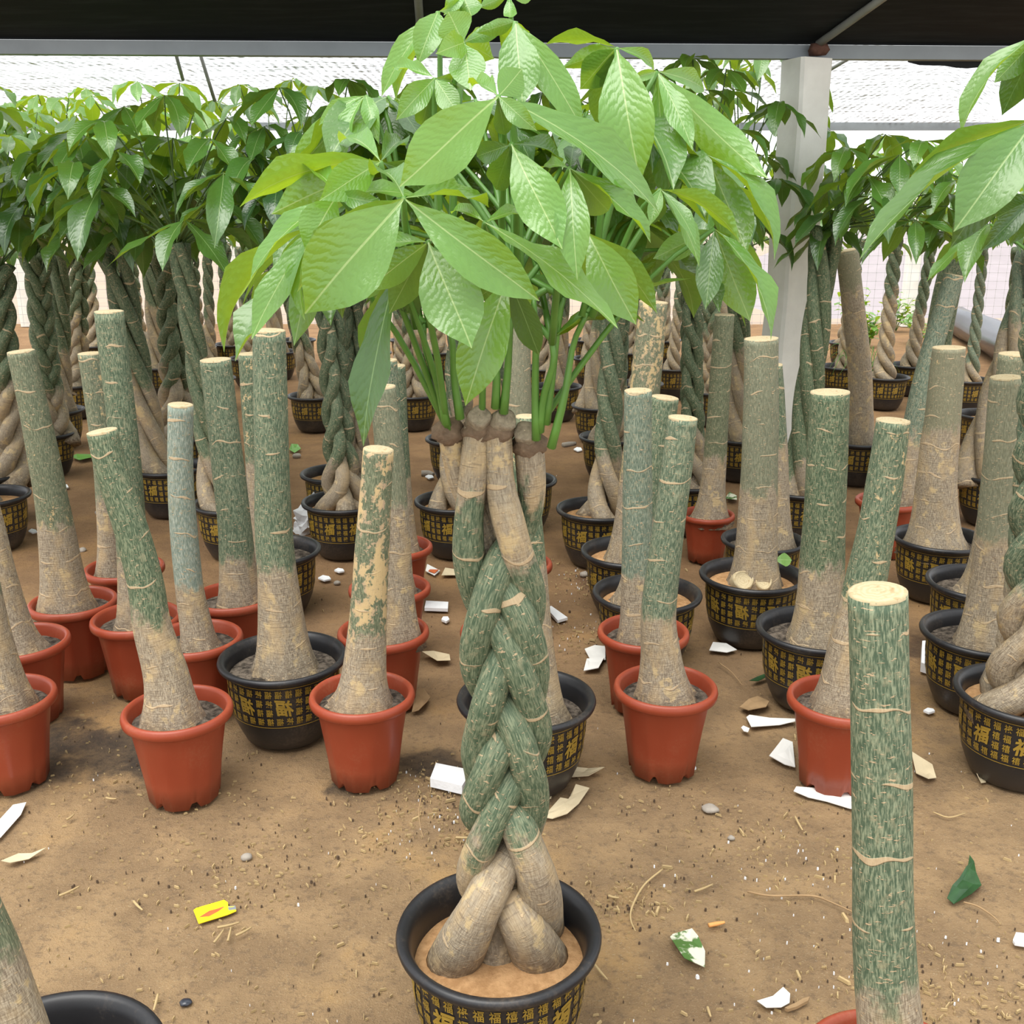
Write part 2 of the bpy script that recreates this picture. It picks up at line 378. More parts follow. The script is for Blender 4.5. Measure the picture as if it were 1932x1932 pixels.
# black net roof rising towards the viewer from the beam
v, f = [], []; nx, ny = 80, 16
for j in range(ny+1):
    t = j/ny
    for i in range(nx+1):
        x = -5.2+10.4*i/nx; y0 = BY-.20+.46*i/nx
        y = y0 - 1.0*t; z = zb+.056 + .43*t - .05*math.sin(math.pi*t) + .012*mnoise.noise(Vector((x*1.5, t*3, 0)))*t*4*(1-t) + .004*math.sin(x*9)*math.sin(math.pi*t)
        v.append((x, y, z))
for j in range(ny):
    for i in range(nx): f.append((j*(nx+1)+i, j*(nx+1)+i+1, (j+1)*(nx+1)+i+1, (j+1)*(nx+1)+i))
tag(obj('roof_net', mk('roof_net', v, f, M['blacknet'])), 'black shade net roof sloping down to the steel beam', 'shade net', kind='structure')
v, f = [], []
for i in range(31):                       # loose hem of the net hanging just behind the beam
    x = 1.65+i*.05; dz = .030*max(0, math.sin(math.pi*i/30))**.5*(1+.2*math.sin(i*1.7))
    v += [(x, BY+.16, zb+.03), (x, BY+.165, zb-dz)]
    if i: f.append((2*i-2, 2*i, 2*i+1, 2*i-1))
tag(obj('net_hem', mk('net_hem', v, f, M['blacknet'])), 'loose black net hem drooping below the beam beside the pillar', 'shade net', kind='structure')
# second bay: bar and pale worn net
FY = 9.0
zf = at(1800, 246, FY).z
bar('roof_bar', Vector((-7, FY, zf)), Vector((7.5, FY, zf)), .05, .06, M['steel'], 'far grey roof bar at the back of the pale net', 'bar')
v, f = [], []; nx, ny = 60, 24
for j in range(ny+1):
    t = j/ny
    xr = 2.35+1.75*t*1.0 - .22*math.sin(math.pi*t)
    for i in range(nx+1):
        s = i/nx; x = -6.5+(xr+6.5)*s; y = BY+.42+(FY-BY-.42)*t
        z = (zb+.10)*(1-t)+(zf+.05)*t + .10*math.sin(math.pi*t) - .02*math.sin(math.pi*min(1, t))*math.sin(x*1.4) + .02*mnoise.noise(Vector((x*2, y*2, 0)))
        z -= .16*max(0, (s-.96)/.04)**2*(math.sin(math.pi*t)*.8+.2)
        v.append((x, y, z))
for j in range(ny):
    for i in range(nx): f.append((j*(nx+1)+i, j*(nx+1)+i+1, (j+1)*(nx+1)+i+1, (j+1)*(nx+1)+i))
tag(obj('roof_net', mk('pale_roof_net', v, f, M['whitenet'])), 'pale worn see-through net over the bay behind the beam', 'shade net', kind='structure')
for (a, b, lb) in (((332, 103), (345, 150), 'thin dark stay under the pale net above the braided trees, the steeper of two'),
                   ((378, 103), (405, 190), 'thin dark stay under the pale net above the braided trees, the longer of two'),
                   ((1600, 111), (1567, 131), 'short grey stay beside the top of the concrete pillar')):
    pipe('net_stay', at(*a, 4.75), at(*b, 4.95), .008, M['rod'], lb, 'stay')

# wire fence at the back with white posts
FN = 12.2
fr = empty('wire_fence', (0, FN, 0)); tag(fr, 'thin wire fence on pale posts along the back', 'fence')
v, f = [], []
def wirebox(a, b, w):
    i = len(v); d = Vector(b)-Vector(a)
    s = Vector((w, 0, 0)) if abs(d.z) > abs(d.x) else Vector((0, 0, w)); e = Vector((0, w, 0))
    for p in (Vector(a), Vector(b)): v.extend([p-s, p+e, p+s])
    f.extend([(i, i+1, i+4, i+3), (i+1, i+2, i+5, i+4), (i+2, i, i+3, i+5)])
for k in range(150): wirebox((-7.5+k*.1, 0, 0.02), (-7.5+k*.1, 0, 1.5), .0022)
for k in range(16): wirebox((-7.5, 0, .05+k*.095), (7.4, 0, .05+k*.095), .0022)
wm = obj('wire_mesh', mk('wire_mesh', v, f, M['wire'], False), fr); wm['kind'] = 'stuff'
for px in (440, 905, 1255, 1722, 40):
    p = at(px, 500, FN+.10)
    obj('post', box_mesh('post', Vector((p.x, .10, 0)), .15, .12, 1.75, M['concrete'], 0, .01, .003, 4), fr)

# ------------------------------------------------------------------ leaflets
PROF = [(0, .012), (.03, .02), (.08, .06), (.17, .185), (.29, .325), (.42, .44), (.55, .495), (.66, .475), (.77, .385), (.86, .25), (.93, .115), (.97, .045), (1, .003)]
def leaflet_mesh(seed, arch, fold, wave, curl):
    R = random.Random(seed); v, f, uv = [], [], []; us = (-1, -.55, 0, .55, 1); ph = R.random()*6
    asym = R.uniform(-.05, .05)
    for (s, w) in PROF:
        zc = arch*4*s*(1-s) - curl*max(0, s-.7)**2*6
        for u in us:
            x = u*w*(1+asym*u)
            z = zc + fold*abs(u)*w*.5 + wave*abs(u)**2*w*math.sin(s*13+ph+(1.7 if u > 0 else 0))
            v.append((x + .03*math.sin(s*3+ph)*s*(1-s)*2, s, z)); uv.append((.5+u*w, s))
    for i in range(len(PROF)-1):
        for k in range(4): f.append((i*5+k, i*5+k+1, (i+1)*5+k+1, (i+1)*5+k))
    return mk('leaflet', v, f, M['leaf'], True, None, uv)
LEAF = [leaflet_mesh(1, .07, .20, .05, .02), leaflet_mesh(2, .10, .26, .07, .05), leaflet_mesh(3, .05, .12, .09, 0), leaflet_mesh(4, .12, .34, .05, .08),
        leaflet_mesh(5, .03, .10, .05, .02), leaflet_mesh(6, .15, .22, .10, .10), leaflet_mesh(7, .06, .42, .12, .04)]
def leaflet(root, par, a, b, W, nrm, var, tone):
    d = b-a; L = d.length; y = d/L; n = (nrm - y*nrm.dot(y))
    if n.length < 1e-4: n = Vector((0, 1, 0))
    n.normalize(); x = y.cross(n); o = a-root.location
    m = Matrix(((x.x*W, y.x*L, n.x*L, o.x), (x.y*W, y.y*L, n.y*L, o.y), (x.z*W, y.z*L, n.z*L, o.z), (0, 0, 0, 1)))
    ob = obj('leaflet', LEAF[var], par, m); ob['tone'] = tone; return ob
def stalk(root, a, b, r, mat, R, up=.5):
    L = (b-a).length; m1 = a.lerp(b, .38) + Vector((0, 0, L*.10*up)); m2 = a.lerp(b, .75)+Vector((R.uniform(-.01, .01), R.uniform(-.01, .01), L*.09*up))
    o = root.location
    return obj('leaf_stalk', tube([a-o, m1-o, m2-o, b-o], [r*1.25, r, r*.8, r*.7], 6, mat, 'leaf_stalk', 8, bark=False), root)
def compound(root, start, hub, out, n, L, W, tone, R, mat, r=.0035, droop=.6):
    st = stalk(root, start, hub, r, mat, R)
    out = Vector((out.x, out.y, 0)); out = out.normalized() if out.length > 1e-3 else Vector((0, -1, 0))
    side = Vector((-out.y, out.x, 0)); a0 = R.uniform(-.2, .2)
    for j in range(n):
        a = (j-(n-1)/2)/max(1, n-1)*math.radians(290 if n > 5 else 235)+a0
        h = out*math.cos(a)+side*math.sin(a)
        dr = droop*R.uniform(.7, 1.35)+.25*(1 if abs(a) < 1 else 0)
        d = (h + Vector((0, 0, -dr))).normalized()
        l = L*R.uniform(.8, 1.12)*(1.0 if abs(a) < 1.6 else .78)
        nr = (Vector((0, 0, 1)) + h*.5 + Vector((R.uniform(-.3, .3), R.uniform(-.3, .3), 0)))
        leaflet(root, st, hub, hub+d*l, W*l/L*R.uniform(.9, 1.1), nr, R.randrange(len(LEAF)), tone)
def crown(root, top, rx, rz, nh, L, tone, seed, mat=None, nleaf=6, bias=None, lowfrac=.62):
    R = random.Random(seed); ga = 2.39996
    for k in range(nh):
        t = (k+.5)/nh; el = math.asin(-lowfrac+(1+lowfrac)*t*.98); az = k*ga+R.uniform(-.35, .35)
        d = Vector((math.cos(el)*math.cos(az), math.cos(el)*math.sin(az), math.sin(el)))
        c = top+Vector((0, 0, rz*.75))+(bias or Vector())
        hub = c+Vector((d.x*rx, d.y*rx, d.z*rz))*R.uniform(.78, 1.05)
        s = top+Vector((R.uniform(-.02, .02), R.uniform(-.02, .02), -.01))
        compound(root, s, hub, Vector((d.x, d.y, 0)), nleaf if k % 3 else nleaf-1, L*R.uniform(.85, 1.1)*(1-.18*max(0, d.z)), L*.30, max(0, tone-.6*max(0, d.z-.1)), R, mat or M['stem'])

# ------------------------------------------------------------------ pots
def potr(z):
    P = [(0, .100), (.03, .119), (.06, .131), (.10, .1395), (.15, .1440), (.20, .1462)]
    for (a, ra), (b, rb) in zip(P, P[1:]):
        if z <= b: return ra+(rb-ra)*(z-a)/(b-a)
    return P[-1][1]
BLACK = lathe([(.0, .002), (.086, .002), (.098, 0), (.108, .008), (.1185, .03), (.1305, .06), (.1392, .10), (.1437, .15), (.1459, .195), (.148, .205), (.158, .206), (.1665, .211), (.1685, .218), (.166, .2245), (.159, .2265), (.151, .222), (.1435, .208), (.1405, .18), (.136, .12), (.0, .115)], 64, M['black'], 'black_pot')
def dodeca(a, i):
    w = {1: 1, 2: .9, 3: .6, 4: .2}.get(i, 0)
    if w:
        q = math.pi/6; b = (a % q)-q/2; return 1-w*1.1*(1-math.cos(q/2)/math.cos(b))
    return 1
RED = lathe([(.0, .003), (.084, .002), (.090, .06), (.098, .12), (.106, .175), (.1105, .198), (.1115, .2035), (.1225, .2045), (.1265, .208), (.1278, .217), (.1258, .226), (.121, .2305), (.115, .2295), (.1105, .222), (.106, .20), (.088, .14), (.0, .135)], 72, M['red'], 'red_pot', rf=dodeca)
for vtx in RED.vertices:                      # drainage notches round the foot
    if vtx.co.z < .0025 and vtx.co.xy.length > .05:
        a = math.atan2(vtx.co.y, vtx.co.x) % (math.pi/3)
        if a < .20: vtx.co.z += .016
def glyph(ch, bold):
    c = bpy.data.curves.new('glyph', 'FONT'); c.body = ch; c.resolution_u = 1; c.offset = bold
    o = bpy.data.objects.new('glyph', c); COL.objects.link(o)
    m = bpy.data.meshes.new_from_object(o.evaluated_get(bpy.context.evaluated_depsgraph_get()))
    vs = [Vector((p.co.x-.48, p.co.y-.38, 0)) for p in m.vertices]; fs = [tuple(p.vertices) for p in m.polygons]
    bpy.data.objects.remove(o); bpy.data.meshes.remove(m); bpy.data.curves.remove(c); return vs, fs
SMALL = [glyph(ch, .014) for ch in ('福', '褔', '祸' if False else '福', '禧', '祿')]
BIG = glyph('福', .030)
def lettering(mirror):
    v, f = [], []
    def put(gl, a, z, w, h, shear=0.0, wob=0.0):
        vs, fs = gl; i = len(v)
        for p in vs:
            x = p.x*w+p.y*shear*w; y = p.y*h + wob*p.x*h
            if mirror: x = -x
            zz = z+y; r = potr(zz)+.0012; aa = a+x/.144
            v.append((r*math.sin(aa), -r*math.cos(aa), zz))
        f.extend([tuple(reversed([i+q for q in t])) if mirror else tuple(i+q for q in t) for t in fs])
    NC = 36; R = random.Random(4)
    for c in range(NC):
        a = 2*math.pi*c/NC
        for row in range(4):
            z = .181-row*.0262
            if row in (1, 2) and c % 4 in (2, 3): continue
            put(SMALL[(c*3+row*2+(c//4)) % len(SMALL)], a, z, .0185, .0225)
        if c % 4 == 2: put(BIG, a+math.pi/NC, .1425, .044, .049, .12, .12)
    for z in (.1965, .0845):
        n = 72; i = len(v)
        for k in range(n):
            a = 2*math.pi*k/n
            for dz in (-.0008, .0008): v.append(((potr(z)+.0010)*math.sin(a), -(potr(z)+.0010)*math.cos(a), z+dz))
        for k in range(n):
            k2 = (k+1) % n; f.append((i+2*k, i+2*k2, i+2*k2+1, i+2*k+1))
    return mk('gold_lettering', v, f, M['gold'], False)
LETTER = [lettering(False), lettering(True)]
def soil_mesh(name, rad, mat, amp, dome, seed):
    v, f = [Vector((0, 0, dome))], []; n, rings = 36, 8
    for i in range(1, rings+1):
        r = rad*i/rings
        for k in range(n):
            a = 2*math.pi*k/n; x, y = r*math.cos(a), r*math.sin(a)
            v.append((x, y, dome*(1-(i/rings)**2)+amp*(mnoise.noise(Vector((x*30, y*30, seed)))+.6*mnoise.noise(Vector((x*80, y*80, seed))))*(1 if i < rings else .2)))
    for k in range(n): f.append((0, 1+k, 1+(k+1) % n))
    for i in range(rings-1):
        for k in range(n): f.append((1+i*n+k, 1+(i+1)*n+k, 1+(i+1)*n+(k+1) % n, 1+i*n+(k+1) % n))
    return mk(name, v, f, mat)
SOIL = {('black', 'clay'): soil_mesh('clay', .140, M['clay'], .004, .010, 1), ('black', 'peat'): soil_mesh('peat', .140, M['peat'], .010, .008, 2),
        ('red', 'peat'): soil_mesh('peat_small', .1065, M['peat'], .009, .006, 3), ('red', 'clay'): soil_mesh('clay_small', .1065, M['clay'], .005, .006, 4)}
POT_H = {'black': .225, 'red': .229}; SOIL_Z = {'black': .182, 'red': .196}
PR = random.Random(77)
def pot(root, kind, soil, sc=1.0, mirror=False, soilz=None):
    rz = PR.uniform(0, 6.28); m = Matrix.Rotation(rz, 4, 'Z') @ Matrix.Scale(sc, 4)
    p = obj('pot', BLACK if kind == 'black' else RED, root, m)
    if kind == 'black':
        obj('gold_lettering', LETTER[1 if mirror else 0], p); p['label'] = 'black plastic pot printed with gold characters'
    else: p['label'] = 'terracotta red plastic pot'
    z = (soilz or SOIL_Z[kind])*sc
    obj('soil', SOIL[(kind, soil)], root, Matrix.Translation((0, 0, z)) @ m)
    return z
# ------------------------------------------------------------------ cut stumps in pots
SR = random.Random(11)
def bark_props(o, split, patch, hue): o['split'] = float(split); o['patch'] = float(patch); o['hue'] = float(hue); o['cap'] = 2.0; o['streaky'] = .8; o['olive'] = 0.0
def trunk(root, P, rt, rb, split, patch, hue, seg=36, rings=48, seed=0, cut=True):
    o = root.location
    def rr(t): return rt+(rb-rt)*(.34*math.exp(-t*20)+.42*math.exp(-t*7)+.24*(1-t))
    Rr = [rr(i/60) for i in range(61)]
    def rf(a, t):
        fl = math.exp(-t*9)
        return 1+.018*math.sin(3*a+seed)+.012*math.sin(2*a+t*17+seed)+fl*(.05*math.sin(5*a+seed*2)+.035*math.sin(11*a+seed))+math.exp(-t*22)*.05*math.sin(17*a+seed*3)
    m = tube([p-o for p in P], Rr, seg, M['bark'], 'trunk', rings, True, rf)
    tr = obj('trunk', m, root); bark_props(tr, split, patch, hue)
    if cut:
        d = (P[-1]-P[-2]).normalized()
        q = Vector((0, 0, 1)).rotation_difference(d)
        cm = lathe([(rt*1.005, -.003), (rt*1.0, .0015), (rt*.90, .0028), (rt*.5, .003), (.0005, .003)], 24, M['cut'], 'cut_face', rf=lambda a, i: 1+.018*math.sin(3*a+seed))
        c = obj('cut_face', cm, tr, Matrix.Translation(P[-1]-o) @ q.to_matrix().to_4x4()); c['label'] = 'pale sawn top'
    return tr
def stump(label, kind, rim, pts, topw, basew, split=.4, patch=.08, hue=.12, soil='peat', sc=1.0, mirror=False, lean=0.0, soilz=None, olive=0.0):
    loc = gp(rim[0], rim[1], POT_H[kind]*sc); root = empty('potted_tree_stump', (loc.x, loc.y, 0)); Y = loc.y
    tag(root, label, 'tree stump', 'sawn money tree stumps in pots')
    sz = pot(root, kind, soil, sc, mirror, soilz)
    b = at(pts[0][0], pts[0][1], Y); P = [Vector((b.x, Y, sz-.015))]
    n = len(pts)-1
    for i, (x, y) in enumerate(pts[1:]): P.append(at(x, y, Y+lean*(i+1)/n))
    if len(P) == 2:
        mid = P[0].lerp(P[1], .5)+Vector((SR.uniform(-.006, .006), 0, 0)); P.insert(1, mid)
    rt = topw*depth(P[-1])/FPX/2; rb = 1.14*basew*depth(P[0])/FPX/2
    trunk(root, P, rt, rb, split, patch, hue, seed=SR.uniform(0, 6))['olive'] = olive
    return root
# front row in red pots
stump('ochre mottled sawn stump in red pot, front row, just behind the white foam block', 'red', (683, 1306), [(683, 1345), (692, 1200), (703, 1020), (714, 848)], 57, 128, .30, .27, .08, olive=0.3)
stump('green sawn stump bending leftward, in red pot beside dark stained soil', 'red', (334, 1335), [(325, 1360), (314, 1276), (288, 1183), (275, 1100), (249, 1002), (215, 900), (193, 814)], 56, 122, .40, .06, .08)
stump('red pot cut by the left picture edge, front row, above the white paper strip', 'red', (0, 1312), [(8, 1330), (-60, 1000), (-130, 760)], 55, 110, .4)
stump('grey-brown stump in red pot at the left edge, second from the front there', 'red', (38, 1207), [(26, 1225), (0, 1100), (-30, 960), (-110, 640)], 50, 125, .5)
stump('tall greenish stump leaning left in red pot, third from the front at the left edge', 'red', (137, 1132), [(125, 1150), (108, 1010), (90, 900), (66, 780), (40, 663)], 49, 108, .36, .16, .12, olive=0.35)
stump('tallest green stump on the left, in red pot behind the bending one', 'red', (257, 1162), [(255, 1185), (252, 1080), (236, 850), (206, 588)], 53, 78, .26, .10, .13)
stump('slim pale stump in the rear red pot left of the tallest green stump', 'red', (234, 1068), [(214, 1075), (200, 880), (169, 667)], 43, 66, .35, .17, .18, olive=0.3)
stump('slim blue-grey stump in red pot beside the bending green one', 'red', (368, 1200), [(378, 1232), (370, 1180), (358, 1110), (347, 1000), (341, 900), (341, 764)], 46, 84, .30, .07, .95)
stump('green stump in red pot directly left of the thick stump in black pot', 'red', (440, 1122), [(452, 1135), (444, 1000), (427, 850), (407, 679)], 57, 84, .22, .08, .16)
stump('thick green stump with tan foot in black pot among the left red pots', 'black', (533, 1236), [(540, 1262), (527, 1120), (517, 1000), (513, 850), (508, 624)], 61, 122, .34, .12, .16, mirror=True)
stump('small stump mostly hidden behind the thick one in black pot', 'black', (513, 1035), [(500, 1045), (490, 900), (472, 668)], 46, 80, .5, .18, .12)
stump('grey barked stump in red pot directly behind the ochre mottled stump', 'red', (723, 1187), [(752, 1200), (746, 1050), (738, 900), (721, 730)], 50, 90, .55, .06, .20, olive=0.5)
stump('stump in red pot, second behind the ochre mottled stump', 'red', (735, 1105), [(748, 1120), (742, 900), (728, 680)], 42, 74, .40, .08, .22)
stump('stump in red pot, rearmost of the column behind the ochre mottled stump', 'red', (747, 1028), [(762, 1035), (752, 880), (745, 690)], 40, 66, .45)
# behind the tall braided tree
stump('tan flecked stump in black pot standing right behind the tall braided tree', 'black', (993, 1314), [(1030, 1345), (1016, 1230), (1000, 1030), (983, 813)], 52, 96, .55, .19, .10, soilz=.17)
stump('stump in red pot behind the tall braided tree, nearer of two red pots', 'red', (954, 1185), [(985, 1195), (990, 1000), (994, 786)], 42, 74, .5, .15)
stump('tall smooth stump in red pot behind the tall braided tree, farther of two red pots', 'red', (970, 1060), [(980, 1070), (977, 800), (975, 580)], 50, 70, .3, .06, .3, olive=0.8)
# centre right
stump('teal streaked stump in the front red pot right of the tall braided tree', 'red', (1256, 1292), [(1254, 1330), (1248, 1240), (1243, 1160), (1255, 1050), (1275, 900), (1289, 789)], 55, 118, .34, .10, .22)
stump('pale teal stump in red pot close behind the front one, right of the braided tree', 'red', (1214, 1188), [(1207, 1210), (1203, 1050), (1203, 900), (1204, 737)], 51, 88, .30, .10, .5)
stump('short stump with tan foot in black pot behind two red pots', 'black', (1221, 1115), [(1205, 1130), (1225, 950), (1255, 750)], 51, 108, .45, .16, .12, soil='clay')
stump('tall peeling tan stump in black pot behind the teal stumps', 'black', (1188, 1037), [(1185, 1048), (1205, 850), (1233, 570)], 54, 92, .35, .25, .1, soil='clay', olive=0.5)
stump('slim dark green stump in the rear red pot near the pillar', 'red', (1335, 968), [(1340, 985), (1350, 850), (1367, 594)], 37, 78, .34, .12, .0, sc=.84, olive=0.4)
knotted = stump('thick olive stump with knotted foot in black pot before the pillar', 'black', (1419, 1081), [(1424, 1105), (1430, 950), (1435, 800), (1436, 639)], 63, 100, .42, .10, .30, soil='clay', mirror=True, olive=0.6)
stump('pale stump hidden behind the thick olive one beside the pillar', 'black', (1440, 1016), [(1465, 1025), (1460, 850), (1452, 690)], 48, 70, .6, sc=.9)
stump('clean dark green stump with sawn white top in black pot right of the pillar foot', 'black', (1541, 1183), [(1545, 1222), (1550, 1080), (1557, 940), (1566, 740)], 72, 126, .32, .07, .06, mirror=True)
stump('leaning scabby stump in red pot behind the large front stump', 'red', (1588, 1314), [(1592, 1350), (1606, 1220), (1632, 1100), (1653, 1000), (1670, 900), (1685, 794)], 62, 128, .42, .17, .14)
stump('brown stump with orange foot in black pot, right of the leaning scabby stump', 'black', (1775, 1012), [(1764, 1035), (1768, 900), (1780, 780), (1791, 656)], 59, 118, .62, .12, .22, mirror=True, olive=0.9)
stump('thin blue-green stump slanting up rightward from the small rear red pot', 'red', (1676, 942), [(1709, 945), (1724, 808), (1747, 698), (1800, 519)], 37, 52, .32, .06, .4)
stump('dark smooth stump slanting behind the thin blue-green one', 'black', (1735, 858), [(1745, 860), (1770, 640), (1803, 469)], 47, 56, .15, .0, .0)
stump('grey-green tapering stump in black pot, frontmost of three near the right edge', 'black', (1856, 1190), [(1860, 1220), (1875, 1050), (1886, 900), (1899, 712)], 57, 122, .45, .0, .34, mirror=True, olive=0.7)
stump('stump with orange foot behind the grey-green tapering one near the right edge', 'black', (1853, 1096), [(1865, 1115), (1885, 950), (1916, 668)], 60, 128, .4, .08, .2, olive=0.6)
stump('plain brown stump without cut scars in black pot right of the pillar', 'black', (1620, 828), [(1626, 838), (1622, 700), (1612, 600), (1598, 472)], 41, 50, .8, .0, .0, olive=1.0)
stump('large near stump with bright green streaked bark and pale sawn top, right foreground', 'red', (1690, 2030), [(1690, 2110), (1668, 1800), (1663, 1500), (1655, 1118)], 108, 150, .26, .06, .16)
stump('leaning rough trunk in black pot cut by the lower left corner', 'black', (76, 2035), [(70, 2080), (15, 1890), (-60, 1700), (-230, 1330)], 100, 150, .40, .06, .1, olive=0.3)
stump('black pot with tan clay at the left edge beyond the red pots', 'black', (-25, 933), [(-40, 940), (-60, 800), (-80, 620)], 45, 80, .5, soil='clay')

for (x, y, r) in ((1403, 1094, .030), (1441, 1098, .024)):   # sawn root knobs at the foot of the olive stump
    c = at(x, y, knotted.location.y-.075); q = Vector((0, 0, 1)).rotation_difference(Vector((0, -.75, .66)))
    kb = obj('root_knob', lathe([(r*1.25, -.03), (r*1.15, -.006), (r, .004), (r*.92, .003), (r*.85, .0), (.001, .001)], 20, M['cut'], 'root_knob', rf=lambda a, i: 1+.06*math.sin(3*a)), knotted, Matrix.Translation(c-knotted.location) @ q.to_matrix().to_4x4())
# ------------------------------------------------------------------ braided trees
def strands_unit(kind):
    out = []; n = {'plait': 5, 'rope': 3, 'twist': 3, 'loose': 4}[kind]
    for k in range(n):
        P, R_ = [], []
        for i in range(29):
            t = i/28; sp = math.exp(-t*9); tp = max(0, (t-.86)/.14)
            if kind == 'plait':
                ph = 2*math.pi*(t*1.55+k/n); A = .034*(1+1.5*sp+.5*tp); B = .028*(1+1.5*sp+.5*tp)
                x, y = A*math.sin(ph), B*math.sin(2*ph+.4); r = .0235*(1.15-.35*t+.75*sp)
            elif kind == 'rope':
                ph = 2*math.pi*(t*3.1+k/n); A = .017*(1+2.0*sp)
                x, y = A*math.sin(ph), A*math.cos(ph); r = .0175*(1.15-.3*t+.7*sp)
            elif kind == 'twist':
                ph = 2*math.pi*(t*1.7+k/n); A = .021*(1+2.2*sp)
                x, y = A*math.sin(ph), A*math.cos(ph); r = .0215*(1.15-.3*t+.75*sp)
            else:
                ph = 2*math.pi*(t*1.05+k/n); A = .036*(1+1.1*sp+.8*tp)
                x, y = A*math.sin(ph), .8*A*math.cos(ph*1.0); r = .027*(1.1-.3*t+.8*sp)
            P.append(Vector((x, y, t))); R_.append(r)
        out.append(tube(P, R_, 10, M['bark'], 'trunk_strand', 40))
    return out
UNIT = {k: strands_unit(k) for k in ('plait', 'rope', 'twist', 'loose')}
BR = random.Random(5)
def braided(label, rim, top, kind='plait', split=.42, patch=.0, hue=.0, width=1.0, cr=None, soil='clay', group='braided money trees behind the stumps', base=None, lean=0.0, leafmat=None, seed=None, name='braided_money_tree', bias=None, ps=1.0):
    loc = gp(rim[0], rim[1], .225*ps); root = empty(name, (loc.x, loc.y, 0)); tag(root, label, 'tree', group)
    sz = pot(root, 'black', soil, ps); b = Vector((loc.x, loc.y, sz-.015))
    if base: b.x = at(base[0], base[1], loc.y).x
    T = at(top[0], top[1], loc.y+lean) if top else b+Vector((BR.uniform(-.05, .05), 0, BR.uniform(.88, 1.0)))
    d = T-b; q = Vector((0, 0, 1)).rotation_difference(d)
    m = Matrix.Translation(b-root.location) @ q.to_matrix().to_4x4() @ Matrix.Rotation(BR.uniform(0, 6.28), 4, 'Z') @ Matrix.Diagonal((width, width, d.length, 1))
    for me in UNIT[kind]:
        s = obj('trunk_strand', me, root, m); bark_props(s, split+BR.uniform(-.05, .05), patch, hue); s['streaky'] = .45
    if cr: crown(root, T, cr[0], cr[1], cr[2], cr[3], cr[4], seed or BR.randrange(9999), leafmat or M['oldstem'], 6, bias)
    return root
V = Vector
braided('braided tree with dark rough trunk, second from the left edge, broad dark crown', (80, 815), (68, 478), 'plait', .25, -.05, 0, 1.15, (.38, .46, 26, .31, .75), base=(100, 820))
braided('braided tree behind the dark rough trunk on the left', (102, 772), (112, 470), 'loose', .45, 0, 0, 1.1, (.40, .48, 20, .24, .5), base=(112, 780))
braided('braided tree at the left edge, its crown hanging low there', (-22, 890), (-10, 500), 'plait', .5, 0, 0, 1.2, (.30, .40, 14, .23, .8), base=(15, 890))
braided('braided tree behind the slim pale stump on the left', (141, 723), (150, 470), 'plait', .5, 0, 0, 1.1, (.44, .58, 30, .25, .30))
braided('braided tree with knotty brown top behind the tallest left stump', (318, 878), (215, 462), 'loose', .45, .06, .05, 1.15, (.38, .30, 26, .30, .68), base=(292, 890))
braided('braided tree with long slanting green stem left of the thick stump', (443, 945), (338, 458), 'twist', .28, .02, .05, 1.1, (.36, .29, 24, .28, .62), base=(412, 950))
braided('bundle-stemmed dark green tree behind the slim blue-grey stump', (335, 822), (318, 470), 'plait', .38, 0, 0, 1.35, (.40, .46, 30, .23, .20))
braided('neatly plaited tree in black pot between thick stump and ochre stump', (648, 943), (612, 480), 'plait', .26, .02, .05, 1.0, (.32, .36, 22, .22, .85))
braided('plaited tree close behind the neatly plaited one', (638, 890), (662, 480), 'plait', .34, 0, .05, .95, (.30, .26, 14, .20, .8), base=(666, 890))
braided('braided tree in the black pot left of the neatly plaited tree, dark glossy crown', (593, 744), (520, 430), 'plait', .4, 0, 0, 1.0, (.48, .50, 30, .25, .9))
braided('braided tree behind the left side of the tall braided tree', (860, 942), (866, 540), 'twist', .5, 0, 0, 1.1, (.36, .44, 16, .23, .8), base=(852, 950))
braided('braided tree in black pot behind the tall braided tree, smaller and farther', (864, 825), (880, 520), 'plait', .5, 0, 0, 1, (.36, .44, 14, .23, .8))
braided('braided tree in black pot just right of the tall braided trunk', (978, 903), (960, 520), 'loose', .5, 0, 0, 1, (.36, .44, 14, .23, .8))
braided('twisted green tree in black pot left of the teal stumps', (1130, 957), (1160, 520), 'twist', .34, .03, .06, 1.2, (.36, .42, 16, .23, .75), base=(1142, 960))
braided('braided tree behind the twisted green one left of the teal stumps', (1154, 822), (1172, 510), 'plait', .4, 0, 0, 1.1, (.36, .42, 14, .23, .75))
braided('braided tree with slanting brown foot, black pot left of the teal stumps', (1131, 763), (1150, 500), 'loose', .55, 0, 0, 1.1, (.36, .42, 14, .23, .75), base=(1115, 770))
braided('braided tree with pale foot in black pot seen between green leaf stalks', (1050, 727), (1062, 480), 'loose', .6, 0, 0, 1.1, (.36, .42, 14, .23, .75))
braided('tightly plaited dark green tree right of the teal stumps', (1290, 905), (1305, 470), 'plait', .25, -.05, 0, .95, (.36, .46, 20, .22, .7), base=(1308, 905))
braided('braided tree with brown foot left of the thick olive stump', (1400, 822), (1395, 470), 'loose', .5, 0, 0, 1.1, (.40, .58, 26, .23, .8), base=(1390, 830))
braided('dark rough tied trunk right beside the concrete pillar with glossy leaves', (1512, 918), (1560, 430), 'loose', .12, -.05, -.3, 1.05, (.27, .24, 20, .25, .62), base=(1508, 915), bias=V((.22, -.02, -.06)))
braided('slim twisted tree in black pot with weeds right of the brown stump', (1670, 709), (1692, 440), 'rope', .6, .02, .1, 1.5, (.34, .38, 18, .25, .5), base=(1667, 705))
